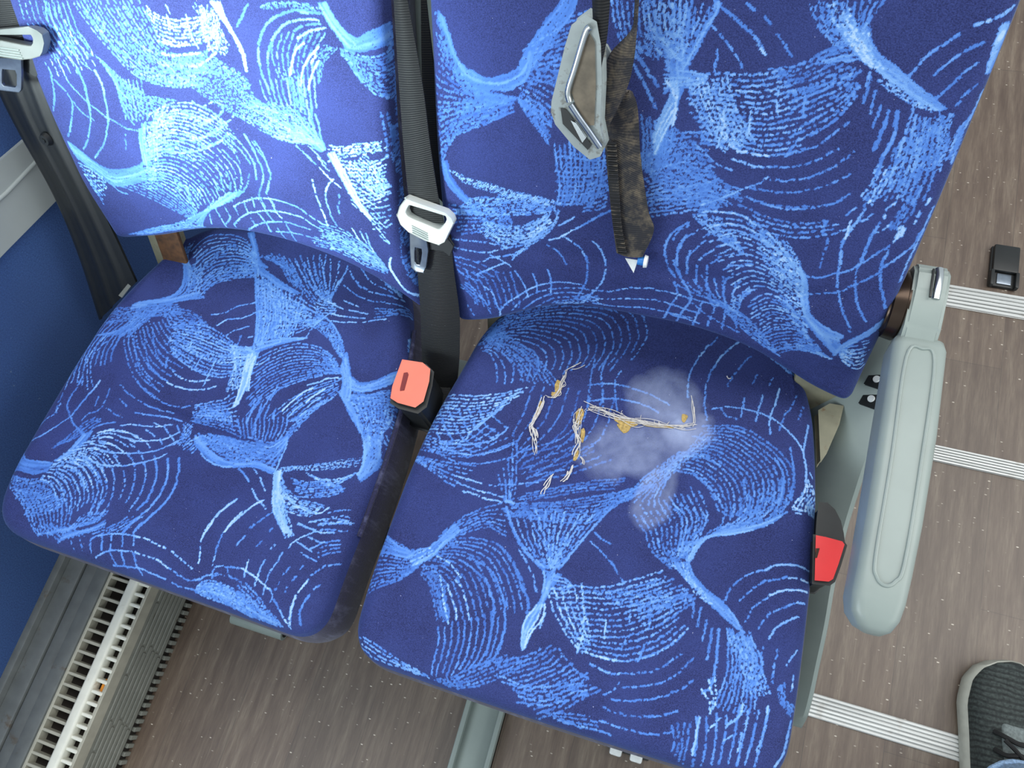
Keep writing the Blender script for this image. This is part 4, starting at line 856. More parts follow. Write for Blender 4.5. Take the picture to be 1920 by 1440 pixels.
PATTERN_LB = '''
m 8 0.4 1|-4359 2987 -4366 2815 -4256 2638 -4136 2411|-3824 3043 -3855 2925 -3755 2785 -3605 2625
l 6 0.4 1|-4007 3038 -4053 2865 -4031 2682 -3947 2500|-3705 3063 -3696 2908 -3688 2748 -3607 2558
m 6 0.7 1|-4214 2720 -4157 2546 -4105 2415 -4084 2277|-3818 2886 -3787 2717 -3674 2596 -3619 2467
m 4 0.78 1|-3672 2782 -3613 2668 -3588 2538|-3988 2653 -3917 2503 -3871 2417
d 18 0.5 1|-3619 3070 -3521 2871 -3348 2640 -3097 2411 -2708 2353 -2353 2417|-2811 3138 -2750 2963 -2687 2782 -2554 2679 -2338 2701 -2110 2777
m 6 0.5 1|-3521 3048 -3445 2857 -3257 2661 -2989 2513|-3024 3090 -2963 2984 -2858 2849 -2695 2760
d 8 0.82 1|-2775 3132 -2687 3059 -2538 3012 -2333 3021 -2118 3070|-2710 2790 -2577 2761 -2416 2778 -2220 2828 -2051 2886
m 0 0.9 1.3|-2724 2789 -2598 2775 -2494 2775 -2370 2798
m 0 0.9 1.4|-2723 2683 -2596 2669 -2419 2693 -2251 2731
m 0 0.8 1.3|-2429 2584 -2290 2610 -2180 2675 -2068 2750
d 7 0.85 1|-2108 3178 -2128 3040 -2155 2876 -2143 2753|-1907 3118 -1975 2974 -2013 2849 -2071 2739
l 0 0.88 1|-2537 3053 -2519 2923
l 0 0.9 1|-2303 3073 -2310 2902 -2264 2772
l 0 0.85 1|-2127 3157 -2161 2896
l 0 0.88 1|-2507 3135 -2490 3077
l 0 0.6 1|-2729 2596 -2656 2538 -2587 2468 -2479 2436
l 0 0.5 1.6|-3887 2415 -3867 2301 -3863 2183 -3890 2059 -3924 1919
l 0 0.45 1|-3924 1919 -3984 1785 -4115 1599 -4264 1444
l 0 0.85 1.8|-3636 2397 -3614 2318 -3606 2237
l 0 0.5 1.3|-3606 2237 -3630 2115 -3649 2003 -3695 1861
l 0 0.5 1|-3695 1861 -3797 1695 -3951 1516 -4132 1355
l 0 0.35 1.2|-4283 2325 -4315 2203 -4373 2025 -4470 1862
l 0 0.38 1.2|-4270 2232 -4145 2089 -4143 1966 -4272 1760 -4409 1571
l 0 0.4 1|-4081 2253 -4000 2143 -3912 2044 -3805 1984 -3688 1912 -3586 1875 -3463 1816 -3318 1811 -3252 1757
l 0 0.42 1|-4118 2019 -4020 1907 -3896 1847
l 0 0.5 1|-3861 2026 -3760 1952 -3668 1890
m 3 0.7 1|-4305 2428 -4292 2336 -4277 2279|-4112 2460 -4098 2369 -4088 2300
m 0 0.6 1|-3788 2471 -3671 2416
d 12 0.42 1|-3548 2564 -3364 2404 -3188 2286 -2992 2216 -2688 2218|-3409 2330 -3427 2116 -3399 1974 -3349 1882
d 7 0.35 1|-3384 2356 -3401 2214 -3418 2069 -3435 1920|-3072 2368 -3094 2204 -3107 2060 -3156 1932
m 0 0.35 1|-3506 1747 -3589 1541
m 16 0.62 1|-3057 2042 -2772 2173 -2487 2208 -2300 2161 -2166 2073|-3320 1501 -3045 1607 -2820 1588 -2610 1528
m 8 0.75 1|-3042 2007 -2798 2098 -2562 2105 -2363 2047|-3185 1778 -2959 1847 -2730 1853 -2521 1808
l 0 0.55 1|-2134 2182 -2302 2067 -2460 1999
l 0 0.6 1|-2184 2012 -2381 1901 -2575 1813 -2782 1784
l 0 0.65 1|-2228 1861 -2458 1742 -2681 1659 -2892 1629 -3035 1634
x 3 0.45 1|-3226 1898 -3303 1737 -3351 1576 -3395 1424|-3171 1930 -3257 1743 -3304 1582 -3331 1433
d 5 0.6 1|-3206 1876 -3267 1678 -3331 1473|-3036 1947 -3108 1713 -3173 1497
x 7 0.38 1.2|-4461 1497 -4359 1376 -4202 1303|-4458 1403 -4366 1292 -4305 1218
x 6 0.95 1.2|-1989 3208 -1916 3088 -1836 2947 -1779 2800 -1765 2624|-1890 3216 -1860 3074 -1801 2940 -1753 2803 -1752 2626
m 0 0.9 1|-1939 2887 -1894 2830
d 10 0.85 1|-2209 3170 -2146 3058 -2071 2904 -2019 2745|-1995 3149 -1957 3035 -1936 2897 -1935 2774
d 22 0.5 1|-2264 2613 -2105 2544 -1918 2434 -1774 2351|-2447 2372 -2291 2278 -2107 2186 -1963 2135
d 8 0.5 1|-2130 2712 -1986 2643 -1861 2592 -1736 2499|-2278 2568 -2085 2524 -1905 2436 -1774 2351
l 0 0.5 1.2|-1592 3222 -1664 3130 -1768 3013
l 0 0.5 1.3|-1005 3216 -1156 3203 -1334 3131 -1467 3022 -1544 2905 -1585 2769 -1584 2602 -1546 2456
l 0 0.5 1.2|-862 3201 -1065 3202
l 0 0.5 1.2|-1054 3146 -1203 3095 -1355 2993 -1443 2875 -1495 2737 -1506 2568 -1484 2452
l 0 0.8 1|-1077 3144 -938 3157 -862 3145
l 0 0.45 1.1|-879 3115 -1043 3090 -1159 3031
m 6 0.5 1|-1451 3225 -1278 3267 -1049 3278 -831 3250|-1386 3202 -1171 3239 -990 3236 -819 3196
x 0 0.95 1.2|-828 3087 -983 3048 -1073 3001 -1139 2965
x 0 0.95 1.2|-1070 2932 -1161 2864 -1217 2767 -1281 2615
x 0 0.95 1.1|-928 2917 -1025 2837 -1088 2760 -1147 2651 -1182 2541
x 0 0.95 1.1|-966 2844 -1030 2756
x 0 0.95 1.1|-946 2795 -1018 2696 -1074 2596 -1104 2508
m 9 0.42 1|-1343 2994 -1426 2847 -1437 2702 -1397 2559|-836 3043 -944 2896 -1020 2747 -1045 2620
l 11 0.5 1|-1626 2533 -1609 2405 -1579 2320|-1017 2644 -1038 2473 -1044 2320
l 7 0.52 1|-1342 2639 -1316 2483 -1321 2351|-1091 2509 -1106 2378 -1114 2210
x 9 0.5 1.3|-869 3284 -803 3160 -733 3053 -630 2928|-790 3290 -733 3175 -640 3071 -518 2997
x 8 0.48 1.3|-667 3040 -537 3014 -418 3073 -257 3135|-666 2914 -530 2918 -391 2952 -232 2987
d 14 0.42 1|-722 2918 -580 2884 -413 2872 -220 2911|-604 2731 -506 2620 -401 2549 -274 2459
m 6 0.45 1|-866 2943 -960 2814 -984 2689 -980 2586|-734 2917 -853 2825 -932 2716 -968 2587
d 16 0.55 1|-1765 2386 -1631 2313 -1431 2304 -1259 2293|-1963 2135 -1750 2046 -1510 1960 -1205 1944
m 15 0.55 1|-1897 2280 -1660 2196 -1430 2089 -1172 1984|-1169 2370 -1120 2243 -1094 2122 -1068 1999
x 7 0.58 1.2|-1579 1998 -1393 1965 -1203 1956 -1063 1893|-1065 2273 -1049 2162 -1046 2048 -1017 1935
d 8 0.62 1|-1738 2094 -1499 2009 -1298 1990 -1098 1971|-1461 2177 -1325 2103 -1183 2052 -1083 1985
m 6 0.95 1|-999 1961 -822 1975 -629 2025 -441 2075|-1005 1794 -815 1870 -608 1924 -355 1996
l 0 0.55 1|-1351 1923 -1252 1842 -1189 1766
l 0 0.7 1|-1208 1932 -1122 1849 -1048 1763
m 7 0.6 1|-2473 2209 -2328 2158 -2190 2082 -2090 1964|-2562 1937 -2405 1910 -2236 1835 -2102 1731
m 0 0.7 1|-2369 2199 -2215 2264 -2127 2206 -2235 2111 -2423 2028
m 0 0.6 1|-2031 2126 -2181 2024 -2348 1917 -2508 1847
m 0 0.6 1|-2293 1827 -2458 1742 -2618 1681
l 0 0.5 1|-2108 1853 -2017 1743 -1949 1640
l 0 0.5 1|-1948 1948 -1876 1812 -1850 1655
l 0 0.5 1|-1850 1913 -1775 1790 -1751 1670
m 0 0.5 1|-2214 1863 -2127 1739 -2077 1621
d 6 0.42 1|-302 3122 -287 2904 -272 2667 -280 2416|-199 3085 -207 2835 -213 2592 -222 2316
d 4 0.38 1|-380 2361 -360 2143 -365 1913|-238 2379 -240 2159 -245 1907
x 9 0.4 1.3|-4456 1506 -4314 1404 -4171 1302 -3980 1234 -3707 1290 -3413 1416|-4445 1330 -4307 1212 -4155 1123 -4002 1033 -3719 1107 -3464 1204
d 8 0.62 1|-4442 1234 -4276 1175 -4131 1070|-4399 940 -4368 827 -4361 694
d 5 0.75 1|-4408 1168 -4255 1150 -4145 1110|-4392 882 -4304 897 -4136 983
x 0 0.6 1|-4026 1015 -3956 954 -3849 943
m 11 0.45 1|-4024 1058 -3756 1016 -3502 943 -3315 859 -3088 752|-3452 1315 -3180 1317 -2961 1174 -2903 987 -2894 874
m 14 0.6 1|-3254 1675 -2920 1835 -2633 1849 -2379 1773 -2219 1607 -2177 1459|-3432 1209 -3233 1254 -3067 1211 -2959 1090 -2901 902
m 10 0.62 1|-3354 1411 -3123 1472 -2894 1454 -2752 1356 -2679 1219|-3510 1084 -3319 1101 -3162 1029 -3042 935 -2969 832
l 0 0.5 1.2|-2078 1913 -1955 1772 -1911 1628 -1927 1459
l 0 0.5 1.1|-1935 1945 -1856 1737 -1825 1591 -1841 1473 -1936 1313 -1972 1227
l 0 0.5 1.1|-1869 1894 -1775 1736 -1741 1604 -1766 1472 -1856 1300
l 0 0.5 1|-2275 1751 -2136 1607 -2112 1495 -2127 1388
l 0 0.55 1|-2403 1554 -2384 1427 -2407 1277
l 0 0.45 1|-2287 1494 -2281 1390 -2333 1262
l 0 0.55 1|-2498 1383 -2488 1223
m 0 0.45 1|-2642 1426 -2612 1338
l 0 0.6 1|-3348 1584 -3063 1638 -2788 1639 -2518 1728 -2291 1835 -2123 1943
x 3 0.48 1.2|-3295 1834 -3342 1675 -3375 1514 -3386 1406|-3213 1857 -3280 1684 -3312 1524 -3333 1428
d 7 0.5 1|-2651 1169 -2600 1094 -2731 960 -2888 846|-1996 1513 -2098 1340 -2286 1175 -2565 1016
x 7 0.42 1.1|-2142 1280 -2350 1150 -2612 1008 -2888 846 -3093 736|-2360 1217 -2583 1056 -2725 932 -2865 777 -2959 627
m 9 0.55 1|-3093 736 -3338 618 -3713 473 -4215 252|-2943 630 -3220 548 -3563 438 -3985 280
l 0 0.6 1|-2744 872 -2776 720
l 0 0.6 1|-2613 980 -2592 826 -2586 696
l 0 0.5 1|-2472 1032 -2458 879 -2568 758
l 0 0.55 1|-2338 1041 -2321 946
l 0 0.55 1|-2185 1123 -2186 1012
l 0 0.5 1|-2076 1210 -2065 1088
l 0 0.55 1|-1961 1215 -1927 1126
l 0 0.5 1|-1841 1249 -1798 1134
l 0 0.65 1|-2349 1054 -2211 1132 -2050 1200 -1870 1244 -1731 1240
l 0 0.65 1|-2441 781 -2318 904 -2160 1002 -1968 1077 -1768 1085
l 0 0.6 1|-2298 705 -2180 814 -2012 902 -1799 954
l 0 0.55 1|-2437 796 -2438 737
l 0 0.55 1|-2164 931 -2138 807
l 0 0.55 1|-2031 997 -1986 892 -1966 795
l 0 0.55 1|-1919 1044 -1881 967
l 0 0.7 1|-1819 1246 -1657 1226 -1501 1185 -1378 1112 -1256 1038 -1155 987
l 0 0.7 1|-1857 1090 -1660 1090 -1470 1068 -1373 1003 -1246 942
l 0 0.6 1|-1954 926 -1716 969 -1552 942 -1403 921
m 0 0.6 1|-1898 801 -1691 825 -1496 811 -1358 794 -1224 762
m 0 0.6 1|-1289 864 -1093 873 -971 783
m 11 0.6 1|-1230 1029 -1017 998 -845 892 -701 764 -592 554|-1434 693 -1211 678 -1000 603 -820 507 -580 437
m 8 0.62 1|-1189 953 -1008 889 -834 780 -689 651|-1209 693 -1040 697 -859 617 -706 530
x 0 0.75 1|-1847 1248 -1800 1093 -1735 1007
l 0 0.6 1|-1993 1223 -1937 1110 -1883 981 -1861 957
l 0 0.6 1|-2056 1034 -1996 933 -1961 782
l 0 0.5 1|-1708 942 -1682 805 -1663 693
l 0 0.5 1|-1844 847 -1820 765 -1807 694
m 0 0.95 1.2|-1227 1570 -1232 1441 -1217 1314 -1204 1169 -1176 1025
l 0 0.9 1.1|-992 1607 -1073 1518 -1121 1395 -1121 1251
l 0 0.6 1|-1121 1251 -1104 1119 -1066 1031
l 0 0.92 1|-1126 1722 -1062 1645 -996 1581 -930 1516
l 0 0.9 1|-1131 1831 -1070 1743 -1016 1690
l 0 0.6 1|-1245 1838 -1172 1752
m 0 0.6 1|-938 1425 -1000 1258 -1000 1178
x 5 0.97 1.2|-1006 1885 -934 1714 -852 1516 -756 1300 -668 1184|-928 1896 -867 1737 -795 1550 -723 1345 -641 1188
m 13 0.92 1|-954 1821 -751 1827 -577 1829 -395 1903|-729 1305 -619 1350 -481 1425 -400 1464
d 10 0.85 1|-889 1758 -775 1678 -644 1537 -503 1446|-590 1910 -504 1816 -445 1705 -386 1579
m 6 0.9 1|-879 1661 -709 1526 -556 1438|-805 1318 -691 1206 -579 1065 -469 893
m 5 0.7 1|-598 1315 -491 1346 -411 1373|-634 1055 -524 1089 -425 1147
l 0 0.85 1|-878 1024 -831 894 -750 797 -691 737
l 0 0.85 1|-723 984 -716 846 -691 737
l 0 0.7 1|-802 997 -756 852
l 0 0.6 1|-691 737 -639 617 -582 526
m 0 0.7 1|-587 1009 -518 926 -469 893
x 0 0.92 1.5|-492 705 -534 580 -499 425 -409 246 -229 100
d 7 0.45 1|-340 1958 -331 1625 -350 1240 -371 829|-242 1973 -268 1635 -298 1250 -317 839
d 4 0.5 1|-381 742 -352 515 -294 287|-299 758 -269 533 -241 268
'''
PATTERN_LS = '''
x 4 0.45 1.2|-4383 4062 -4126 3950 -3931 3811 -3818 3624 -3778 3441 -3849 3306 -4023 3201 -4261 3115|-4316 4039 -4077 3924 -3866 3789 -3739 3605 -3676 3411 -3786 3285 -3975 3177 -4332 3049
m 7 0.5 1|-4045 4002 -3882 3821 -3739 3640 -3645 3418|-3908 4120 -3907 3941 -3746 3726 -3573 3623
d 7 0.5 1|-3866 3789 -3691 3650 -3644 3487 -3708 3336|-3611 3842 -3564 3676 -3503 3517 -3504 3380
m 12 0.52 1|-3899 3960 -3754 4241 -3447 4338 -3169 4303 -2969 4166|-3457 3492 -3353 3668 -3133 3783 -2931 3860 -2807 3885
m 8 0.48 1|-3730 3941 -3545 4139 -3266 4212 -2939 4101|-3509 3670 -3366 3839 -3130 3923 -2874 3958
m 8 0.5 1|-3542 3560 -3422 3741 -3178 3878 -2867 3942|-3427 3396 -3331 3587 -3073 3727 -2809 3816
m 0 0.35 1|-4376 4155 -4210 4114 -4054 4091
m 0 0.3 1|-4080 4213 -4054 4091
x 7 0.38 1.2|-3191 4424 -3037 4240 -2903 4021 -2781 3977|-3119 4457 -2997 4266 -2848 4050 -2697 3977
l 9 0.45 1|-2859 3926 -2689 3553 -2537 3255 -2429 2876|-2415 3830 -2324 3548 -2251 3236 -2287 2956
d 9 0.55 1|-2801 3835 -2629 3566 -2492 3265 -2418 2958|-2439 3809 -2331 3563 -2225 3323 -2196 3040
x 0 0.42 1.2|-2887 4025 -2752 3709 -2605 3405 -2484 3104 -2422 2862
m 0 0.6 1|-3177 3165 -3008 3235 -2869 3364 -2632 3465
l 0 0.65 1|-3036 3047 -2935 3151 -2761 3206 -2563 3348
m 0 0.6 1|-2875 2920 -2775 3023 -2594 3128
m 0 0.6 1|-2556 2975 -2474 3010
l 0 0.4 1|-2658 2985 -2650 2826
x 5 0.45 1.1|-4332 3049 -4110 3165 -3865 3234 -3645 3350 -3488 3451|-4339 2996 -4078 3104 -3841 3189 -3614 3288 -3380 3372
d 8 0.35 1|-4627 2934 -4347 3012 -4038 3095 -3708 3200|-4572 2708 -4343 2809 -3966 2959 -3538 3103
m 14 0.35 1|-4236 3070 -4257 2845 -4419 2625 -4711 2510|-3857 3151 -3974 2974 -4083 2783 -4175 2630
l 9 0.38 1|-4687 2785 -4751 2518 -4800 2292 -4741 1947|-4145 2769 -4269 2609 -4281 2376 -4232 2226
m 6 0.6 1|-4794 2592 -4768 2299 -4728 2047 -4689 1800|-4425 2508 -4514 2291 -4479 2104 -4287 1831
l 0 0.35 1.4|-4301 2668 -4283 2507 -4297 2405
l 0 0.35 1.4|-4122 2791 -4167 2615
d 15 0.4 1|-4237 2616 -4055 2347 -3772 2078 -3430 1941|-3693 3103 -3477 3016 -3264 2997 -3060 2993
m 8 0.3 1|-3896 3160 -3708 3133 -3507 3143 -3315 3101|-3678 2872 -3517 2892 -3371 2940 -3165 3002
d 14 0.55 1|-3601 2923 -3363 2992 -3128 2994 -2860 2923 -2656 2841|-3520 2565 -3259 2449 -2957 2377 -2673 2396 -2461 2492
d 8 0.7 1|-3417 2897 -3145 2892 -2855 2844 -2672 2805|-3360 2650 -3025 2582 -2790 2572 -2592 2634
m 0 0.55 1|-3550 2623 -3347 2492 -3148 2427 -2854 2401 -2606 2459
m 0 0.85 1.2|-3350 2302 -3196 2259 -3012 2255 -2814 2317
m 0 0.85 1.2|-3360 2158 -3198 2134 -3037 2141 -2832 2190 -2678 2272
m 0 0.4 1|-3741 2338 -3553 2239 -3367 2172
m 0 0.4 1|-4097 2647 -3955 2418 -3779 2218 -3502 2078
m 0 0.4 1|-3988 2738 -3833 2478 -3696 2317 -3516 2232
m 0 0.38 1|-3895 2791 -3726 2535 -3507 2344
l 0 0.8 1|-3062 2621 -3081 2427
l 0 0.8 1|-2842 2576 -2868 2429 -2867 2227
m 0 0.7 1|-3283 2764 -3285 2635
l 0 0.4 1.2|-3495 2815 -3503 2698
l 0 0.4 1.3|-3506 2472 -3469 2337
x 7 0.6 1.3|-2643 2812 -2453 2823 -2403 2646 -2370 2436 -2335 2292|-2304 2920 -2339 2786 -2319 2603 -2286 2425 -2249 2312
x 4 0.85 1|-2429 2702 -2388 2509 -2320 2295|-2355 2751 -2316 2526 -2249 2312
d 8 0.75 1|-2731 2792 -2607 2599 -2557 2424 -2536 2244|-2528 2774 -2448 2604 -2399 2429 -2363 2285
m 8 0.4 1|-2915 4124 -2655 4072 -2490 4002 -2274 3809|-2559 4196 -2382 4059 -2237 3952 -2085 3749
d 8 0.45 1|-2560 4161 -2355 3996 -2141 3804 -1902 3622|-1964 4317 -1903 4090 -1784 3879 -1651 3709
d 7 0.5 1|-2348 4135 -2140 3956 -1907 3787 -1711 3663|-1625 4283 -1610 4083 -1631 3895 -1668 3673
l 0 0.7 1|-1653 3990 -1650 3824 -1651 3709
l 0 0.6 1|-1597 4170 -1634 3944
m 0 0.6 1.2|-1555 4145 -1453 4049 -1330 3975 -1170 3926 -1058 3917 -731 3906
m 0 0.55 1|-1459 4266 -1331 4141 -1167 4042 -980 3999 -872 3957
m 0 0.5 1|-1555 3944 -1396 3862 -1187 3808 -941 3812 -647 3844
m 0 0.5 1|-1211 4199 -1060 4131 -940 4057
m 4 0.55 1|-1188 4221 -991 4112 -797 4005|-1037 4069 -888 4002 -741 3936
m 4 0.4 1|-1055 3707 -837 3738 -636 3814|-982 3595 -795 3668 -559 3767
l 0 0.75 1|-1470 3731 -1264 3686
l 0 0.75 1|-1359 3609 -1098 3618
l 0 0.75 1|-1592 3526 -1447 3517 -1266 3533 -1104 3553
l 0 0.75 1|-1535 3426 -1354 3442 -1195 3469
l 0 0.7 1|-1110 3488 -968 3558 -833 3604
x 7 0.42 1.2|-2933 4050 -2807 3885 -2693 3857 -2485 3765 -2228 3702|-2871 4063 -2729 3936 -2564 3867 -2364 3790 -2102 3712
m 13 0.52 1|-2816 3832 -2659 3560 -2495 3199 -2404 2929|-2059 3688 -2041 3494 -2010 3273 -2067 3037
d 11 0.6 1|-2755 3845 -2458 3703 -2181 3595 -1900 3541|-2519 3324 -2284 3310 -2023 3303 -1765 3295
d 9 0.65 1|-2577 3746 -2407 3514 -2258 3251 -2183 3011|-2003 3633 -1986 3441 -1968 3250 -1963 3092
m 9 0.5 1|-2228 3702 -2033 3627 -1806 3545 -1611 3457|-2343 3007 -2134 3117 -1885 3205 -1709 3388
d 5 0.7 1|-1862 3680 -1755 3654 -1568 3661|-1823 3509 -1694 3504 -1520 3542
l 0 0.8 1|-1738 3690 -1597 3655 -1440 3616
x 0 0.6 1.2|-1929 3534 -1746 3477 -1605 3443 -1442 3351 -1307 3207
l 0 0.6 1|-1544 3601 -1640 3451 -1736 3302 -1774 3166
x 6 0.52 1.2|-2390 2932 -2242 2998 -2022 3079 -1761 3137|-2375 2793 -2278 2863 -2129 2960 -1893 3076
x 7 0.62 1.3|-2745 2821 -2554 2832 -2388 2822|-2549 2612 -2445 2667 -2384 2744
x 6 0.8 1.3|-2456 2759 -2422 2548 -2376 2312 -2353 2061|-2323 2821 -2332 2631 -2303 2360 -2309 2101
m 13 0.52 1|-2019 3368 -1736 3302 -1463 3172 -1230 2976|-1686 3409 -1477 3359 -1293 3210 -1185 3017
m 14 0.45 1|-2336 2708 -2132 2896 -1875 3033 -1570 3054 -1314 2957 -1168 2823|-2100 1988 -2033 2183 -1852 2405 -1569 2608 -1340 2722 -1151 2781
m 0 0.75 1|-2191 2741 -2138 2800
m 0 0.8 1|-2295 2655 -2215 2689
m 8 0.5 1|-1834 2053 -1637 2337 -1416 2538 -1151 2706|-1352 2169 -1260 2308 -1156 2421 -1072 2545
x 0 0.92 1.1|-1157 2719 -1290 2673 -1387 2613 -1511 2546
x 0 0.92 1.1|-1425 2521 -1527 2437 -1619 2296 -1697 2159
x 0 0.92 1.2|-1267 2544 -1371 2430 -1434 2326
x 0 0.88 1.1|-1277 2422 -1359 2329 -1391 2262
x 0 0.88 1|-1469 2302 -1545 2196 -1572 2116
x 0 0.88 1|-1380 2236 -1434 2149
l 4 0.45 1.2|-2114 2223 -2093 2109 -2086 1992|-1784 2183 -1793 2063
x 9 0.55 1.3|-1171 2867 -1077 2708 -1039 2538|-1168 3052 -1027 2810 -938 2621 -911 2480
x 8 0.5 1.3|-1016 2782 -855 2715 -697 2767 -560 2873 -433 3008|-992 2608 -813 2606 -661 2672 -520 2764 -442 2871
m 12 0.45 1|-938 2547 -743 2579 -570 2664 -424 2742|-1042 2508 -917 2420 -784 2307 -726 2235
d 12 0.42 1|-894 2587 -662 2598 -484 2669 -372 2681|-757 2313 -555 2319 -408 2312 -267 2318
d 3 0.5 1|-515 3478 -477 3332 -426 3190|-486 3562 -462 3412 -424 3267
l 0 0.4 1|-4825 1838 -4802 1621 -4829 1489 -4864 1403
l 0 0.4 1|-4516 1974 -4505 1833 -4532 1670 -4505 1536 -4395 1408
m 0 0.38 1|-4725 1909 -4674 1762 -4643 1503 -4610 1418
l 0 0.55 1|-4875 1077 -4802 1187 -4714 1300 -4632 1397 -4613 1541
l 0 0.55 1|-4877 910 -4750 1017 -4631 1107 -4550 1203 -4477 1312 -4395 1408
x 0 0.7 1.2|-4245 1958 -4266 1842 -4310 1738
l 0 0.45 1.2|-4310 1738 -4338 1607 -4381 1442
l 0 0.42 1.2|-4403 1421 -4257 1320 -4092 1240
m 0 0.4 1|-4158 1774 -4141 1623
m 0 0.35 1|-4061 1906 -4044 1754 -4058 1597 -4177 1507 -4221 1405
d 4 0.3 1|-4034 1496 -4153 1406 -4270 1196 -4416 980|-3952 1470 -4078 1333 -4166 1192 -4328 1062
m 0 0.5 1|-3947 1980 -3774 1881 -3521 1818 -3258 1790 -3069 1805
m 0 0.45 1|-3751 2058 -3549 1965 -3351 1904 -3110 1886 -2914 1948
l 0 0.55 1|-3566 1685 -3390 1697 -3128 1730 -2899 1726
m 0 0.42 1|-3983 1646 -3818 1594 -3707 1575
m 0 0.42 1|-3863 1797 -3722 1724
x 6 0.4 1.2|-4099 1253 -4150 1106 -4200 960 -4302 846|-3996 1309 -4024 1182 -4082 1049 -4213 869
l 0 0.5 1|-4062 1247 -3974 1389 -3766 1500
m 11 0.78 1|-3929 1310 -3774 1393 -3554 1417 -3344 1395|-4285 763 -4117 820 -3941 807 -3796 729 -3689 628
l 0 0.85 1|-3671 1478 -3516 1531 -3316 1557 -3019 1645
l 0 0.85 1|-3914 1314 -3796 1373 -3704 1388
l 0 0.85 1|-3678 1401 -3518 1411 -3337 1382 -3211 1391
l 0 0.75 1|-3211 1391 -3049 1453 -2933 1540 -2867 1601
l 0 0.75 1|-3321 1504 -3206 1473 -3142 1445
l 0 0.8 1|-3110 1600 -2990 1526 -2900 1475
l 0 0.7 1|-2944 1656 -2875 1584
l 0 0.85 1|-3268 1621 -3160 1603
l 0 0.85 1.1|-3862 1252 -3789 1300 -3679 1312
l 0 0.8 1|-3613 1343 -3417 1347 -3237 1377
l 0 0.8 1.2|-3833 1200 -3679 1223 -3556 1210
l 0 0.75 1|-3439 1297 -3339 1264
l 0 0.75 1|-3223 1351 -3152 1310
l 0 0.7 1|-3078 1446 -3009 1375
l 0 0.8 1.3|-3995 1189 -3899 1168
l 0 0.8 1.2|-3862 1133 -3723 1124 -3596 1134 -3362 1185
l 0 0.72 1|-3362 1185 -3154 1252 -2995 1349 -2843 1489
l 0 0.75 1.2|-3942 981 -3767 967 -3630 958 -3396 1010
l 0 0.7 1|-3396 1010 -3200 1096 -3014 1200 -2905 1299
m 9 0.75 1|-4163 1014 -3935 1086 -3723 1065 -3536 967 -3395 831|-4349 587 -4209 580 -4084 484 -3982 369
d 12 0.6 1|-4045 984 -3811 985 -3609 891 -3440 707 -3414 517|-4319 595 -4142 525 -4011 418 -3953 265
m 0 0.75 1|-3578 1102 -3485 1052 -3393 1003
m 0 0.6 1.2|-3419 1171 -3278 1090 -3168 946 -3115 790 -3119 622
m 0 0.6 1.2|-3275 1236 -3108 1104 -3014 929 -2992 739 -3039 533
l 0 0.55 1.4|-3048 1235 -2927 1065 -2876 908 -2876 699 -2935 574
l 0 0.52 1.4|-2858 1239 -2773 1075 -2739 888 -2774 685 -2890 490 -3019 266
l 0 0.5 1.4|-2724 1287 -2647 1136 -2607 935 -2643 733 -2753 526 -2875 318
m 0 0.55 1|-3501 962 -3395 831 -3328 623 -3359 449 -3403 327
m 0 0.55 1|-3337 960 -3241 814 -3217 624
l 0 0.45 1.2|-3434 582 -3444 399
l 0 0.45 1.1|-3526 516 -3528 349
x 8 0.33 1.3|-4859 855 -4696 762 -4502 781 -4316 814|-4864 587 -4677 620 -4475 627 -4321 710
d 18 0.38 1|-4870 541 -4659 537 -4466 557 -4335 620|-4340 135 -4153 212 -4024 274 -3925 384
d 12 0.4 1|-4744 399 -4489 265 -4310 115 -4136 -32|-3853 487 -3782 365 -3761 219 -3747 85
m 10 0.45 1|-3747 85 -3592 208 -3396 315 -3296 479|-4164 -40 -3951 44 -3726 159 -3627 323
m 4 0.4 1|-3377 171 -3175 319 -3006 473|-3129 237 -2996 367 -2828 520
l 0 0.9 1.2|-1947 686 -1989 555
d 5 0.5 1|-2747 1426 -2673 1531 -2585 1611|-2595 1377 -2550 1475 -2463 1554
d 9 0.55 1|-2930 1409 -2843 1489 -2839 1608 -2892 1713|-2675 1473 -2727 1576 -2738 1662 -2736 1721
d 10 0.5 1|-2873 1957 -2676 2050 -2509 2135 -2433 2244|-2773 1757 -2554 1766 -2331 1762 -2098 1731
m 8 0.45 1|-2819 1850 -2634 1865 -2423 1857 -2284 1861|-2605 2067 -2458 2027 -2334 1967
d 13 0.42 1|-2659 1593 -2508 1543 -2302 1508 -2102 1444 -1921 1418|-2355 1682 -2074 1679 -1802 1689 -1550 1667
m 10 0.4 1|-2654 1551 -2429 1447 -2186 1394 -1882 1400|-2213 1645 -1961 1636 -1713 1626 -1501 1623
x 6 0.5 1.2|-2647 1538 -2392 1371 -2155 1331 -1931 1374 -1741 1422 -1492 1402|-2659 1593 -2373 1461 -2125 1395 -1894 1425 -1677 1480 -1482 1446
l 12 0.45 1|-2224 1934 -2149 1806 -2078 1722|-1596 2116 -1555 1952 -1580 1802
x 8 0.5 1.2|-1881 1727 -1693 1717 -1580 1802 -1493 1880|-1465 1409 -1467 1547 -1469 1687 -1460 1803
d 6 0.45 1|-2015 1752 -1826 1741 -1650 1756|-1776 1497 -1629 1506 -1477 1503
m 6 0.5 1|-1532 1900 -1484 1998 -1430 2083 -1316 2169|-1471 1829 -1450 1920 -1391 1992 -1419 2057
m 5 0.5 1|-1589 2030 -1458 2149 -1333 2282 -1208 2415|-1436 2097 -1327 2196 -1251 2302 -1109 2468
l 0 0.5 1.4|-2044 2291 -2073 2149 -2088 2012 -2088 1909
l 0 0.48 1.2|-1895 2447 -1935 2257 -1959 2102 -1976 1936 -1944 1798
l 0 0.48 1|-1728 2562 -1871 2392 -1901 2250
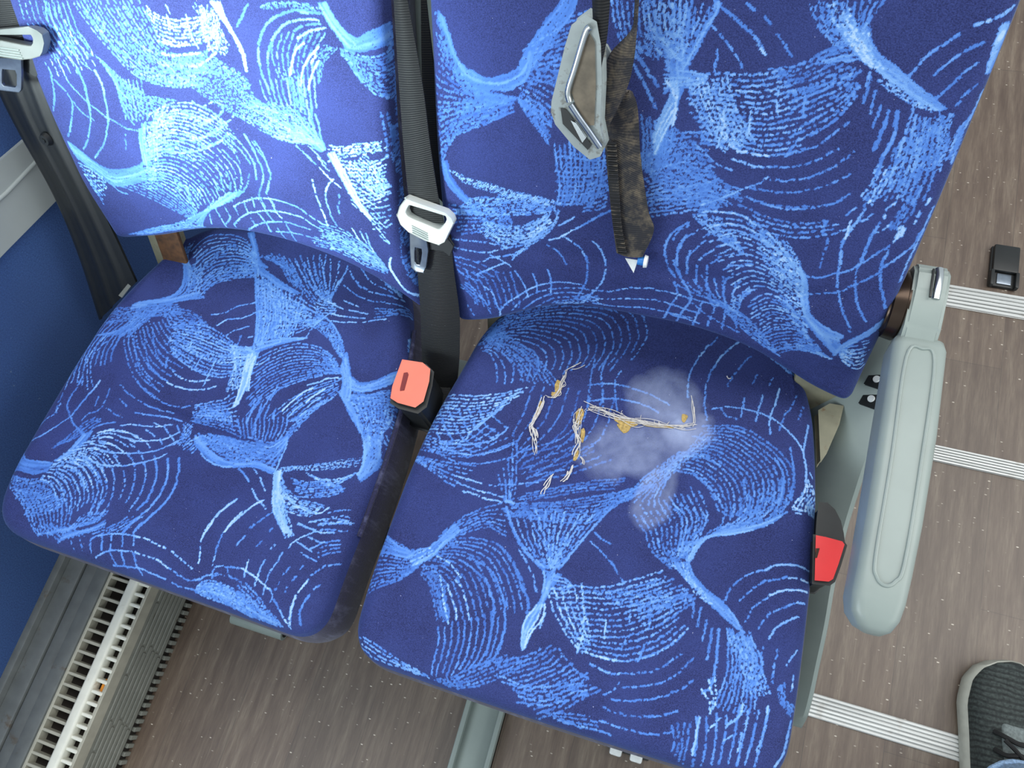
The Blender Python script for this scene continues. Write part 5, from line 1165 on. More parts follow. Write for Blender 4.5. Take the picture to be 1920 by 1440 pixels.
x 7 0.45 1|-1063 2538 -903 2400 -760 2261 -619 2124|-984 2527 -855 2426 -707 2274 -593 2131
d 14 0.5 1|-990 2467 -797 2281 -583 2105 -497 1958|-417 2662 -357 2459 -359 2273 -367 2102
x 8 0.62 1.2|-583 2105 -488 1932 -455 1775 -459 1638|-367 2102 -322 1946 -317 1783 -409 1583
m 7 0.8 1|-1445 1497 -1205 1558 -904 1675 -657 1779 -505 1831|-1401 1397 -1242 1507 -999 1555 -747 1646 -523 1731
m 4 0.8 1|-1068 1510 -898 1485 -697 1523 -523 1621|-895 1445 -750 1441 -610 1518 -494 1656
m 8 0.5 1|-1226 1401 -1052 1404 -869 1451 -678 1474|-1063 1226 -876 1261 -701 1320 -520 1434
x 7 0.75 1.2|-1465 1409 -1411 1285 -1359 1135 -1282 995 -1154 870 -1061 790|-1396 1454 -1344 1302 -1267 1159 -1154 1002 -1077 890 -972 814
m 8 0.75 1|-1385 1429 -1249 1286 -1058 1214 -851 1201 -652 1200|-1304 1177 -1162 1053 -1007 1027 -842 1044
l 0 0.8 1|-1222 1225 -1084 1140 -893 1097 -737 1098 -639 1203
m 0 0.7 1|-813 973 -695 1031 -552 1095 -337 1113
m 0 0.7 1|-680 995 -508 1054 -371 1129
m 0 0.7 1|-935 928 -788 915 -647 914
m 4 0.6 1|-640 1137 -510 1197 -388 1243|-722 893 -543 967 -350 1006
l 0 0.55 1.2|-1919 1349 -1803 1295 -1715 1234
l 0 0.8 1.1|-1654 1167 -1581 1105 -1501 1058 -1371 998
l 0 0.6 1|-1730 1397 -1647 1348
l 0 0.82 1.1|-1617 1315 -1538 1239 -1471 1188
x 0 0.88 1.2|-1453 1084 -1545 993 -1632 862 -1714 721 -1767 614
l 0 0.6 1|-1777 1013 -1850 913
x 0 0.88 1.2|-1857 897 -1924 786 -1958 670 -1991 554
m 0 0.4 1|-1318 945 -1390 847 -1462 748
m 0 0.4 1|-1198 806 -1234 757
d 4 0.5 1|-383 2182 -291 2051 -251 1909|-281 2292 -249 2131 -219 1972
l 0 0.65 1|-3391 105 -3328 162 -3227 209 -3066 259 -2861 287
m 0 0.9 1.1|-2861 287 -2710 294 -2561 275 -2387 262
m 0 0.8 1.1|-2316 242 -2191 205 -2083 169 -1995 142
l 0 0.65 1|-3274 -71 -3174 3 -3023 70 -2827 110
m 0 0.88 1.1|-2827 110 -2644 114 -2460 112 -2283 63
m 0 0.5 1|-2283 63 -2112 20 -1972 8 -1836 58
l 0 0.6 1|-3021 -100 -2827 -60 -2654 -39 -2465 -51 -2277 -64
l 0 0.5 1.2|-3391 105 -3331 -26
l 0 0.5 1.2|-3272 204 -3201 22
l 0 0.5 1.2|-3141 226 -3084 67
l 0 0.5 1.2|-3004 262 -2954 142
l 0 0.5 1.2|-2867 326 -2812 167
l 0 0.5 1.1|-3085 40 -2974 -74
l 0 0.5 1.1|-2936 68 -2853 -41
l 0 0.5 1.1|-2787 108 -2698 1 -2610 -91
l 0 0.5 1|-2815 461 -2866 353
m 0 0.92 1.4|-1774 1006 -1867 887 -1928 763 -1975 644 -1995 532 -2002 425
m 0 0.9 1.3|-1985 390 -1953 295 -1934 197
l 0 0.9 1.3|-1646 891 -1714 753 -1756 622
l 0 0.45 1.1|-1771 592 -1787 470 -1781 368
m 0 0.8 1.1|-1770 345 -1765 243
x 5 0.42 1|-3767 58 -3605 142 -3431 230 -3290 349|-3823 -38 -3641 92 -3438 187 -3271 286
d 6 0.4 1|-4128 85 -3929 29 -3795 -31|-3760 183 -3605 142 -3467 125
m 0 0.45 1|-3641 11 -3600 -59
m 0 0.45 1|-3523 56 -3462 -48
m 0 0.5 1|-2208 -83 -2086 -87 -1889 -70
d 8 0.6 1|-1874 -41 -1766 65 -1583 78 -1404 65|-1828 -103 -1605 -115 -1390 -116 -1187 -157
m 0 0.6 1|-1861 51 -1775 113 -1672 142
m 0 0.6 1|-1900 28 -1800 94 -1688 163 -1574 169
l 0 0.55 1|-1717 104 -1729 202 -1617 258 -1432 296
x 0 0.85 1|-1407 303 -1310 279 -1213 256 -1077 206 -990 168
l 0 0.85 1|-1350 414 -1340 221
l 0 0.8 1|-1163 459 -1182 327 -1185 163
l 0 0.75 1|-990 582 -1006 489 -1039 404 -1064 334 -1065 209 -1045 103
l 0 0.7 1|-1007 176 -941 120 -949 45
l 0 0.5 1.2|-909 80 -804 0
l 0 0.85 1.2|-799 -11 -713 -82 -644 -146
x 0 0.85 1.4|-681 193 -688 81 -675 -12 -658 -114
l 0 0.85 1.2|-593 390 -633 304 -666 222
l 0 0.48 1.3|-526 248 -563 141 -565 19 -536 -80
m 0 0.5 1|-445 381 -496 306
m 0 0.45 1|-1573 258 -1523 183 -1400 166 -1306 117
d 9 0.5 1|-1819 13 -1608 58 -1435 57 -1242 11|-1688 -76 -1438 -117 -1227 -144 -994 -162
m 9 0.48 1|-1334 85 -1192 25 -1043 -55 -876 -117|-1646 -102 -1407 -121 -1142 -144 -823 -174
d 6 0.48 1|-1314 165 -1132 79 -944 -27 -755 -142|-1398 -20 -1202 -76 -984 -123 -745 -163
l 0 0.6 1|-1497 652 -1535 577 -1565 517
m 0 0.4 1|-1256 665 -1309 560
m 0 0.7 1|-1102 642 -1140 567
m 0 0.4 1|-1433 801 -1477 736
m 0 0.4 1|-1291 971 -1356 887 -1413 819
m 5 0.72 1|-1375 1191 -1279 1041 -1148 876 -1005 745|-1269 1218 -1174 1068 -1043 931 -943 801
l 0 0.8 1|-934 649 -888 738 -786 830 -712 888
l 0 0.8 1|-930 934 -795 918 -649 905 -485 949
l 0 0.75 1|-776 640 -669 619 -563 597
l 0 0.7 1|-863 745 -732 703 -638 678
l 0 0.7 1|-756 825 -636 806 -568 811
l 0 0.7 1|-702 699 -621 771 -555 815
m 0 0.65 1|-807 980 -702 1034 -540 1051 -364 1098
m 0 0.6 1|-675 1002 -528 1054
l 0 0.65 1|-412 601 -335 647
m 0 0.5 1|-450 591 -513 511 -581 442
m 0 0.45 1|-693 511 -736 450
m 0 0.4 1|-835 485 -881 397 -907 328
m 0 0.4 1|-737 387 -780 325
m 0 0.4 1|-806 256 -806 195
m 0 0.4 1|-912 276 -928 185
m 4 0.45 1|-601 790 -485 846 -390 885|-569 646 -459 714 -356 767
'''
STITCH = dict(d=(.0024, .0020, .00098), m=(.0044, .0022, .00088), l=(.0120, .0014, .00092), x=(.0300, .0003, .00095))
def weave(prt, text, shift=None, clip=None):
    for ln in text.strip().splitlines():
        head, *segs = ln.split('|'); c, n, tone, wm = head.split()
        dash, gap, w = STITCH[c]
        ls = [np.array(list(map(int, s_.split())), float).reshape(-1, 2)*1e-4 for s_ in segs]
        if shift: ls = [l+np.array(shift) for l in ls]
        if clip and min(l[:, 1].min() for l in ls) < clip: continue
        kw = dict(w=w*float(wm), tone=float(tone), dash=dash, gap=gap, tv=.16)
        if int(n) and len(ls) == 2: prt.fan(ls[0], ls[1], int(n), **kw)
        else: prt.stroke(ls[0], **kw)
for prt_, txt in ((PR_RS, PATTERN_RS), (PR_LS, PATTERN_LS), (PR_RB, PATTERN_RB), (PR_LB, PATTERN_LB)): weave(prt_, txt)
for prt_, txt, cl in ((PR_RB, PATTERN_RB, .372), (PR_LB, PATTERN_LB, .335)): weave(prt_, txt, (0, .345), cl)      # the pattern repeats up the backrest

for p_ in (PR_RS, PR_LS, PR_RB, PR_LB): p_.finish()

# ------------------------------------------------------------------ upholstered pads
def round_outline(ctrl, step=.004):
    """ctrl: (x, y, r) polygon corners, rounded; returns a closed dense polyline"""
    n = len(ctrl); out = []
    for i in range(n):
        p0, p1, p2 = (np.array(ctrl[(i+k) % n][:2], float) for k in (-1, 0, 1)); r = ctrl[i][2]
        a = (p0-p1)/np.linalg.norm(p0-p1); b = (p2-p1)/np.linalg.norm(p2-p1)
        r = min(r, .49*np.linalg.norm(p0-p1), .49*np.linalg.norm(p2-p1))
        A, B = p1+a*r, p1+b*r
        for k in range(9):
            t = k/8; out.append((1-t)**2*A+2*t*(1-t)*p1+t*t*B)
    P = np.array(out); P = np.vstack([P, P[:1]])
    d = np.linalg.norm(np.diff(P, axis=0), axis=1); L = np.concatenate([[0], np.cumsum(d)])
    q = np.linspace(0, L[-1], int(L[-1]/step)+1)[:-1]
    return np.stack([np.interp(q, L, P[:, 0]), np.interp(q, L, P[:, 1])], 1)
def nearest_dist(P, Q):
    P = P.astype(np.float32); A = Q.astype(np.float32); ab = np.roll(A, -1, 0)-A; l2 = (ab**2).sum(1)
    out = np.empty(len(P), np.float32)
    for i in range(0, len(P), 8000):
        dx = P[i:i+8000, 0:1]-A[None, :, 0]; dy = P[i:i+8000, 1:2]-A[None, :, 1]
        t = np.clip((dx*ab[:, 0]+dy*ab[:, 1])/l2, 0, 1)
        dx -= t*ab[:, 0]; dy -= t*ab[:, 1]
        out[i:i+8000] = np.sqrt((dx*dx+dy*dy).min(1))
    return out
def pad(name, outline, corners, nu, nv, to3d, Rr, depth, prt, parent, stain=None, inset=.012, bulge=.006):
    """outline: closed polyline in fabric plane; corners: 4 points splitting it bottom/right/top/left; to3d(uv, drop) maps to the world"""
    idx = [int(np.argmin(((outline-np.array(c))**2).sum(1))) for c in corners]
    def side(a, b, n):
        seg = outline[a:b+1] if b > a else np.vstack([outline[a:], outline[:b+1]])
        d = np.linalg.norm(np.diff(seg, axis=0), axis=1); L = np.concatenate([[0], np.cumsum(d)]); q = np.linspace(0, L[-1], n)
        return np.stack([np.interp(q, L, seg[:, 0]), np.interp(q, L, seg[:, 1])], 1)
    b = side(idx[0], idx[1], nu); r = side(idx[1], idx[2], nv); t = side(idx[2], idx[3], nu)[::-1]; l = side(idx[3], idx[0], nv)[::-1]
    u = np.linspace(0, 1, nu)[None, :, None]; v = np.linspace(0, 1, nv)[:, None, None]
    G = (1-v)*b[None]+v*t[None]+(1-u)*l[:, None]+u*r[:, None]-((1-u)*(1-v)*b[0]+u*(1-v)*b[-1]+(1-u)*v*t[0]+u*v*t[-1])
    uv = G.reshape(-1, 2)
    iu, iv = np.meshgrid(np.arange(nu), np.arange(nv)); edge_n = np.minimum(np.minimum(iu, nu-1-iu), np.minimum(iv, nv-1-iv)).ravel()
    d = np.ones(len(uv)); near = edge_n < 27; d[near] = nearest_dist(uv[near], outline)
    q = np.clip(1-d/Rr, 0, 1); drop = Rr*(1-np.sqrt(np.clip(1-q*q, 0, 1)))
    V = [to3d(uv, drop)]; FUV = [uv]
    ii = np.arange(nu*nv).reshape(nv, nu)
    F = [np.stack([ii[:-1, :-1], ii[:-1, 1:], ii[1:, 1:], ii[1:, :-1]], -1).reshape(-1, 4)]; FM = [np.zeros(len(F[0]), int)]
    loop = np.concatenate([ii[0, :-1], ii[:-1, -1], ii[-1, :0:-1], ii[:0:-1, 0]])
    pl = uv[loop]; tg = np.roll(pl, -1, 0)-np.roll(pl, 1, 0); nr = np.stack([tg[:, 1], -tg[:, 0]], 1); nr /= np.linalg.norm(nr, axis=1, keepdims=True)+1e-9
    for _ in range(6): nr = (nr+np.roll(nr, 1, 0)+np.roll(nr, -1, 0))/3
    prev = loop; base = nu*nv; nl = len(loop)
    prof = [(bulge*math.sin(math.pi*min(1, k/14)), Rr+(depth-Rr)*k/14) for k in range(1, 15)]+[(-inset, depth+.004), (-inset*5, depth+.005)]
    for k, (o, dr) in enumerate(prof):
        p = pl+nr*o
        V.append(to3d(p, np.full(nl, dr), True)); FUV.append(pl+nr*(dr-Rr+o))
        cur = base+np.arange(nl); base += nl
        F.append(np.stack([prev, cur, np.roll(cur, -1), np.roll(prev, -1)], -1)); FM.append(np.full(nl, 0 if k < 1 else 1))
        prev = cur
    V = np.concatenate(V); FUV = np.concatenate(FUV); F = np.concatenate(F); FM = np.concatenate(FM)
    me = bpy.data.meshes.new(name)
    me.vertices.add(len(V)); me.vertices.foreach_set('co', V.astype(np.float32).ravel())
    li = np.concatenate([F.astype(np.int32).ravel(), prev[::-1].astype(np.int32)])
    me.loops.add(len(li)); me.loops.foreach_set('vertex_index', li)
    me.polygons.add(len(F)+1); me.polygons.foreach_set('loop_start', np.concatenate([np.arange(0, F.size, 4), [F.size]]).astype(np.int32))
    FM = np.concatenate([FM, [1]])
    me.materials.append(M['fabric']); me.materials.append(M['side'])
    me.polygons.foreach_set('material_index', FM.astype(np.int32))
    me.update(calc_edges=True); me.validate()
    me.polygons.foreach_set('use_smooth', np.ones(len(me.polygons), dtype=bool))
    cov, tone = prt.sample(FUV)
    st = stain(FUV) if stain else np.zeros(len(V))
    at = me.color_attributes.new('print', 'FLOAT_COLOR', 'POINT')
    at.data.foreach_set('color', np.stack([cov, tone, st, np.ones(len(V))], 1).astype(np.float32).ravel())
    o = bpy.data.objects.new(name, me); COL.objects.link(o); o.parent = parent
    return o
SM = lambda a, b, x: np.clip((x-a)/(b-a), 0, 1)**2*(3-2*np.clip((x-a)/(b-a), 0, 1))
def seat_z(u, v, xc):
    z = .442-.0193*v
    z = z-.007*np.exp(-((u-xc)/.13)**2-((v-.22)/.12)**2)      # dished by use
    z = z-.012*SM(.08, -.03, v)                                # nose falls away
    return z
def seat_map(xc, crease=None):
    def f(uv, drop, skirt=False):
        z = seat_z(uv[:, 0], uv[:, 1], xc)
        if crease is not None and not skirt:
            a, b = np.array(crease[0]), np.array(crease[1]); ab = b-a; t = np.clip(((uv-a)@ab)/(ab@ab), 0, 1)
            d = np.sqrt((((a+t[:, None]*ab)-uv)**2).sum(1)); side_ = (uv[:, 1]-(a+t[:, None]*ab)[:, 1])
            fade = np.sin(np.pi*np.clip(t, .02, .98))
            z = z-.0045*fade*np.exp(-(d/.007)**2)+.002*fade*np.exp(-((side_+.014)/.012)**2)*np.exp(-(d/.03)**2)
        return np.stack([uv[:, 0], uv[:, 1], z-drop], 1)
    return f
def back_map(xc, hw):
    def f(uv, drop, skirt=False):
        u, h = uv[:, 0], uv[:, 1]
        kink = .022*np.clip((h+.015)/.135, 0, 1)-.003*np.exp(-((h-.12)/.010)**2)
        wide = np.exp(-(np.abs(u-xc)/(hw*.80))**6)
        off = kink*wide+.014*SM(-.01, .115, h)*(1-wide)-.006*SM(.14, .34, h)+.012*SM(.40, .60, h)
        off = off-.016*SM(.62, .76, h)
        off = off+.006*(np.clip(np.abs(u-xc)/hw, 0, 1)**3)*SM(.10, .25, h)   # side bolsters
        off = off-drop
        return B0+np.stack([u, np.zeros_like(u), np.zeros_like(u)], 1)+BU*h[:, None]+BN*off[:, None]
    return f

# right (aisle) seat
aisle = thing('bus_seat', 'aisle seat in blue swirl fabric with torn, stained cushion and grey armrest', 'seat', None, (.23, .2, 0))
window = thing('bus_seat', 'window-side seat in blue swirl fabric beside the blue wall, cushion untorn', 'seat', None, (-.26, .2, 0))
AO = Vector((-.23, -.2, 0)); WO = Vector((.26, -.2, 0))
def put(o, off): o.location = Vector(o.location)+off; return o

rs_out = round_outline([(.004, -.022, .045), (.230, -.026, .2), (.458, -.022, .05), (.455, .12, .06), (.450, .23, .05), (.438, .31, .05), (.425, .37, .05), (.385, .445, .06), (.23, .47, .1), (.075, .445, .06), (.036, .374, .05), (.027, .322, .04), (.014, .262, .04), (.006, .19, .04)])
def rs_stain(uv):
    out = np.zeros(len(uv))
    k = np.where((uv[:, 0] > .10) & (uv[:, 0] < .42) & (uv[:, 1] > .12) & (uv[:, 1] < .40))[0]
    for i in k:
        x, y = uv[i]
        n = mnoise.fractal(Vector((x*26, y*26, 3.1)), 1., 2., 4); n2 = mnoise.fractal(Vector((x*90, y*90, 1.)), .8, 2., 3)
        # two overlapping blotches and a drip towards the front
        e1 = min(math.hypot((x-.268)/.048, (y-.332)/.036), math.hypot((x-.300)/.032, (y-.303)/.032)); e2 = math.hypot((x-.243)/.054, (y-.266)/.040); e3 = math.hypot((x-.280)/.022, (y-.228)/.045)
        e = min(e1, e2, e3)+n*.38
        v = max(0, min(1, (1.05-e)/.42))
        core = math.exp(-((x-.292)/.022)**2-((y-.305)/.02)**2)
        out[i] = min(.8, max(0, v*(.29+.12*n+.08*n2)+core*.36))
    return out
cushR = pad('seat_cushion', rs_out, [(.015, -.015), (.448, -.012), (.405, .43), (.055, .43)], 400, 430, seat_map(.235), .021, .095, PR_RS, aisle, rs_stain)
put(cushR, AO)
ls_out = round_outline([(-.490, -.012, .05), (-.26, -.016, .2), (-.034, -.022, .04), (-.028, .10, .05), (-.028, .19, .05), (-.034, .27, .05), (-.052, .36, .06), (-.09, .44, .06), (-.26, .47, .1), (-.40, .445, .06), (-.440, .375, .05), (-.470, .30, .05), (-.480, .22, .05), (-.487, .10, .05)])
cushL = pad('seat_cushion', ls_out, [(-.478, -.004), (-.044, -.012), (-.10, .43), (-.415, .43)], 400, 430, seat_map(-.26, ((-.40, .20), (-.13, .168))), .021, .105, PR_LS, window)
put(cushL, WO)
rb_out = round_outline([(.016, -.016, .018), (.060, -.004, .03), (.125, .036, .05), (.165, .050, .04), (.285, .050, .05), (.345, .036, .05), (.415, -.006, .03), (.455, -.018, .016), (.456, .10, .05), (.459, .40, .1), (.440, .72, .09), (.04, .72, .09), (.017, .40, .1), (.014, .14, .05)])
backR = pad('backrest', rb_out, [(.022, -.008), (.449, -.010), (.415, .71), (.065, .71)], 390, 600, back_map(.235, .22), .016, .075, PR_RB, aisle)
put(backR, AO)
lb_out = round_outline([(-.455, .006, .018), (-.37, .030, .03), (-.305, .055, .05), (-.24, .066, .06), (-.17, .062, .05), (-.11, .046, .05), (-.065, .020, .04), (-.022, -.010, .012), (-.036, .10, .05), (-.030, .24, .1), (-.022, .45, .1), (-.04, .72, .09), (-.43, .72, .09), (-.452, .40, .1), (-.463, .15, .1)])
backL = pad('backrest', lb_out, [(-.448, .012), (-.028, .000), (-.065, .71), (-.405, .71)], 390, 600, back_map(-.245, .21), .016, .075, PR_LB, window)
put(backL, WO)
# piping along the inner side of the window-side backrest
put(tube('piping', [BW(u, h, -.012) for u, h in ((-.026, .03), (-.034, .10), (-.028, .24), (-.020, .45), (-.030, .62))], .0032, M['side'], window), WO)
put(tube('piping', [(-.0265, .10, .420), (-.0265, .19, .420), (-.031, .27, .418), (-.05, .36, .416)], .003, M['side'], window), WO)

# ------------------------------------------------------------------ seat frame
fr = thing('seat_pedestal', 'grey metal frame carrying both blue seats, with legs and side panel', 'seat frame', None, (0, .2, 0))
FO = Vector((0, -.2, 0))
def fb(name, lo, hi, mat, bevel=.003, seg=2): return put(box(name, lo, hi, mat, fr, bevel, seg), FO)
# aisle side panel
edge = [(.494, .30), (.480, .445), (.455, .470), (.40, .462), (.342, .424), (.308, .388), (.259, .348), (.205, .331), (.154, .327), (.111, .314), (.083, .307), (.058, .292), (.045, .26), (.045, .05), (.035, .006), (.13, .006), (.16, .08), (.30, .16), (.40, .22)]
put(plate('side_panel', [(.470, y, z-.03) for y, z in edge], (-1, 0, 0), .006, M['grey_dark'], fr, bevel=.002), FO)
top = [(.50, .515), (.47, .500), (.44, .488), (.40, .464), (.342, .424), (.308, .392), (.259, .352), (.205, .334), (.154, .329), (.111, .316), (.083, .308), (.058, .294), (.044, .27)]
T_ = catmull([(y, z) for y, z in top], 4); bm = bmesh.new(); rows = []
for y, z in T_:
    w_ = .062 if y > .25 else .050
    rows.append([bm.verts.new(p) for p in ((.496, y, z-.014), (.4935, y, z-.003), (.489, y, z), (.484, y, z-.003), (.484-w_, y, z-.003-w_*.72), (.482-w_, y, z-.008-w_*.72), (.488, y, z-.014))])
for a, b in zip(rows, rows[1:]):
    for i in range(7): bm.faces.new((a[i], a[(i+1) % 7], b[(i+1) % 7], b[i]))
bm.faces.new(rows[0]); bm.faces.new(rows[-1][::-1])
put(bm_obj('panel_flange', bm, M['grey_dark'], fr), FO)
fb('cross_tube', (-.45, .10, .255), (.462, .135, .285), M['grey_dark'], .008)
fb('cross_tube', (-.45, .34, .285), (.466, .375, .315), M['grey_dark'], .008)
fb('upright', (.082, .10, .011), (.112, .375, .29), M['grey_dark'], .004)
# channel foot on the floor
bm = bmesh.new(); box_bm(bm, (.067, -.42, .0), (.127, .36, .012), .002); box_bm(bm, (.067, -.42, .0), (.075, .36, .026), .002); box_bm(bm, (.119, -.42, .0), (.127, .36, .026), .002)
put(bm_obj('foot_channel', bm, M['grey_dark'], fr), FO)
put(tube('footrest_tube', [(-.352, -.047, .014), (-.256, -.047, .014)], .0125, M['grey_dark'], fr, 16), FO)
put(tube('dark_tube_end', [(-.257, -.047, .014), (-.2545, -.047, .014)], .0075, M['dark'], fr, 12), FO)  # dark disc painted in for the shaded open end of the tube
put(tube('footrest_arm', [(-.345, -.047, .014), (-.345, .10, .05), (-.345, .118, .30)], .009, M['grey_dark'], fr, 10), FO)
# posts between and beside the backrests
def bbox(name, u0, u1, h0, h1, o0, o1, mat, bevel=.003):
    bm = bmesh.new(); box_bm(bm, (u0, h0, o0), (u1, h1, o1), bevel)
    m = Matrix(((1, 0, 0, 0), (0, BU[1], BN[1], B0[1]), (0, BU[2], BN[2], B0[2]), (0, 0, 0, 1)))
    bmesh.ops.transform(bm, matrix=m, verts=bm.verts[:])
    return put(bm_obj(name, bm, mat, fr), FO)
bbox('centre_post', -.030, .022, .03, .68, -.085, -.055, M['post'])
bbox('hinge_bracket', .036, .062, -.12, .06, -.075, -.055, M['beige_rust'])
bbox('hinge_bracket', -.447, -.405, -.12, .05, -.070, -.045, M['beige_rust'])
bbox('hinge_bracket', -.425, -.385, -.10, .06, -.042, -.036, M['rust'])
bbox('hinge_bracket', .400, .452, -.14, .05, -.075, -.045, M['beige_rust'])
put(plate('hinge_cheek', [(0.4326, 0.3633, 0.425), (0.4423, 0.3732, 0.425), (0.4555, 0.3738, 0.425), (0.4541, 0.3527, 0.425), (0.4461, 0.3168, 0.425), (0.4429, 0.3087, 0.425)], (0, 0, 1), .02, M['beige_rust'], fr), FO)
# square black washers with white bolts on the sloping flange
sl = Vector((-.58, 0, .815)).normalized()
for c0, c1 in ((.398, .462), (.380, .450)):
    ctr = Vector((.4795, c0, c1-.0048)); uy = Vector((0, .82, .57)).normalized(); ux = sl.cross(uy).normalized(); uy = ux.cross(sl)
    w = put(plate('washer_plate', [ctr+ux*a+uy*b+sl*.002 for a, b in ((-.0095, -.0085), (.0095, -.0085), (.0095, .0085), (-.0095, .0085))], sl, .003, M['black_plastic'], fr, bevel=.0008), FO)
    bm = bmesh.new(); bmesh.ops.create_cone(bm, cap_ends=True, segments=14, radius1=.0040, radius2=.0036, depth=.0016, matrix=Matrix.Translation(ctr+sl*.0026) @ Vector((0, 0, 1)).rotation_difference(sl).to_matrix().to_4x4())
    b_ = bm_obj('bolt', bm, M['white_plastic'], w)

# ------------------------------------------------------------------ armrest (part of the aisle seat)
def rrect(x0, x1, z0, z1, r, n=5):
    out = []
    for cx, cz, a0 in ((x1-r, z1-r, 0), (x0+r, z1-r, 90), (x0+r, z0+r, 180), (x1-r, z0+r, 270)):
        for k in range(n+1):
            a = math.radians(a0+90*k/n); out.append((cx+r*math.cos(a), cz+r*math.sin(a)))
    return out
ar = thing('armrest', 'x', 'x'); del ar['label']; del ar['category']; ar.parent = aisle; ar.location = AO
bm = bmesh.new(); rings = []
secs = [(.3905, .476, .494, .566, .580), (.388, .463, .504, .552, .586), (.380, .461, .506, .545, .588), (.30, .460, .506, .542, .588), (.22, .459, .503, .541, .588), (.175, .458, .500, .541, .587), (.152, .457, .498, .542, .586), (.139, .459, .496, .545, .583), (.130, .465, .492, .550, .578), (.126, .473, .486, .558, .570)]
for y, x0, x1, z0, z1 in secs:
    r = min(.009, (x1-x0)*.45, (z1-z0)*.45)
    rings.append([bm.verts.new((x, y, z)) for x, z in rrect(x0, x1, z0, z1, r)])
for a, b in zip(rings, rings[1:]):
    k = len(a)
    for i in range(k): bm.faces.new((a[i], a[(i+1) % k], b[(i+1) % k], b[i]))
bm.faces.new(rings[0]); bm.faces.new(rings[-1][::-1])
o = bm_obj('arm_body', bm, M['grey'], ar, angle=60)
loop = [(.472, .365, .5883), (.484, .376, .5883), (.495, .365, .5883), (.494, .27, .5883), (.491, .185, .5878), (.486, .168, .587), (.479, .163, .587), (.472, .168, .587), (.469, .185, .5878), (.471, .27, .5883)]
tube('moulded_ridge', catmull(loop, 6, True), .0016, M['grey'], ar, 8, True)
pl_ = [(.462, .385, .584), (.4655, .44, .597), (.468, .452, .592), (.492, .452, .592), (.496, .442, .597), (.498, .385, .584)]
bm = bmesh.new()
prof = [(.375, .580), (.395, .592), (.425, .604), (.445, .606), (.456, .598), (.459, .580), (.455, .550), (.375, .548)]
A = [bm.verts.new((.466, y, z)) for y, z in prof]; Bv = [bm.verts.new((.496, y, z)) for y, z in prof]
for i in range(len(prof)): bm.faces.new((A[i], A[(i+1) % len(prof)], Bv[(i+1) % len(prof)], Bv[i]))
bm.faces.new(A[::-1]); bm.faces.new(Bv)
bmesh.ops.bevel(bm, geom=bm.edges[:], offset=.003, segments=3, affect='EDGES', clamp_overlap=True)
bm_obj('pivot_bracket', bm, M['grey'], ar)
box('slot', (.4795, .418, .6045), (.4815, .447, .607), M['black_plastic'], ar, .0005)
tube('pin', [(.4860, .420, .6005), (.4860, .428, .6030), (.4860, .440, .6045), (.4860, .449, .6025)], .0040, M['chrome'], ar, 12)
bm = bmesh.new(); bmesh.ops.create_cone(bm, cap_ends=True, segments=32, radius1=.031, radius2=.034, depth=.016, matrix=Matrix.Translation((.459, .425, .570)) @ Matrix.Rotation(math.pi/2, 4, 'Y'))
bmesh.ops.bevel(bm, geom=[e for e in bm.edges if len(e.link_faces) == 2 and e.calc_face_angle(0) > .8], offset=.003, segments=3, affect='EDGES')
bm_obj('pivot_disc', bm, M['brown_metal'], ar)

# ------------------------------------------------------------------ seat belts
BNv = Vector(BN)
def belt_button(name, c, nrm, r, mat, parent):
    bm = bmesh.new(); q = Vector((0, 0, 1)).rotation_difference(Vector(nrm)).to_matrix().to_4x4()
    bmesh.ops.create_cone(bm, cap_ends=True, segments=20, radius1=r, radius2=r*.75, depth=.005, matrix=Matrix.Translation(c) @ q)
    bmesh.ops.create_cone(bm, cap_ends=True, segments=6, radius1=r*.4, radius2=r*.35, depth=.002, matrix=Matrix.Translation(Vector(c)+Vector(nrm)*.003) @ q)
    return bm_obj(name, bm, mat, parent)
# middle belt
mb = thing('seat_belt', 'black lap belt with grey tongue hanging in the gap between the two seats', 'seat belt', 'black seat belts')
ribbon('webbing', [(-0.0046, 0.51, 0.818), (-0.0075, 0.4987, 0.7962), (-0.0107, 0.4658, 0.7325), (-0.0127, 0.4376, 0.678), (-0.0128, 0.4148, 0.6339), (-0.0101, 0.4028, 0.6108)], [(0.0022, 0.5102, 0.8184), (0.0053, 0.4992, 0.7972), (0.0126, 0.467, 0.7349), (0.0153, 0.4419, 0.6863), (0.0195, 0.4178, 0.6398), (0.0236, 0.4039, 0.6129)], M['webbing'], mb, curl=.002)
ribbon('rear_webbing', [(0.0101, 0.5277, 0.8043), (0.0073, 0.5162, 0.7821), (0.0021, 0.4823, 0.7167), (0.0028, 0.4537, 0.6612), (0.0042, 0.4327, 0.6206)], [(0.014, 0.5278, 0.8046), (0.0123, 0.5164, 0.7825), (0.0156, 0.4831, 0.7181), (0.0159, 0.4545, 0.6629), (0.0168, 0.4267, 0.6091)], M['webbing'], mb)
ribbon('lower_webbing', [(-0.0152, 0.4006, 0.5847), (-0.0166, 0.3821, 0.5489), (-0.0181, 0.3554, 0.4973), (-0.0212, 0.3335, 0.4549), (-0.0244, 0.3098, 0.4092), (-0.0319, 0.2794, 0.3503)], [(0.0265, 0.4042, 0.5917), (0.0266, 0.3862, 0.5568), (0.0301, 0.3588, 0.504), (0.0284, 0.3392, 0.4661), (0.0248, 0.32, 0.4289), (0.0155, 0.2903, 0.3714)], M['webbing'], mb, curl=.004)
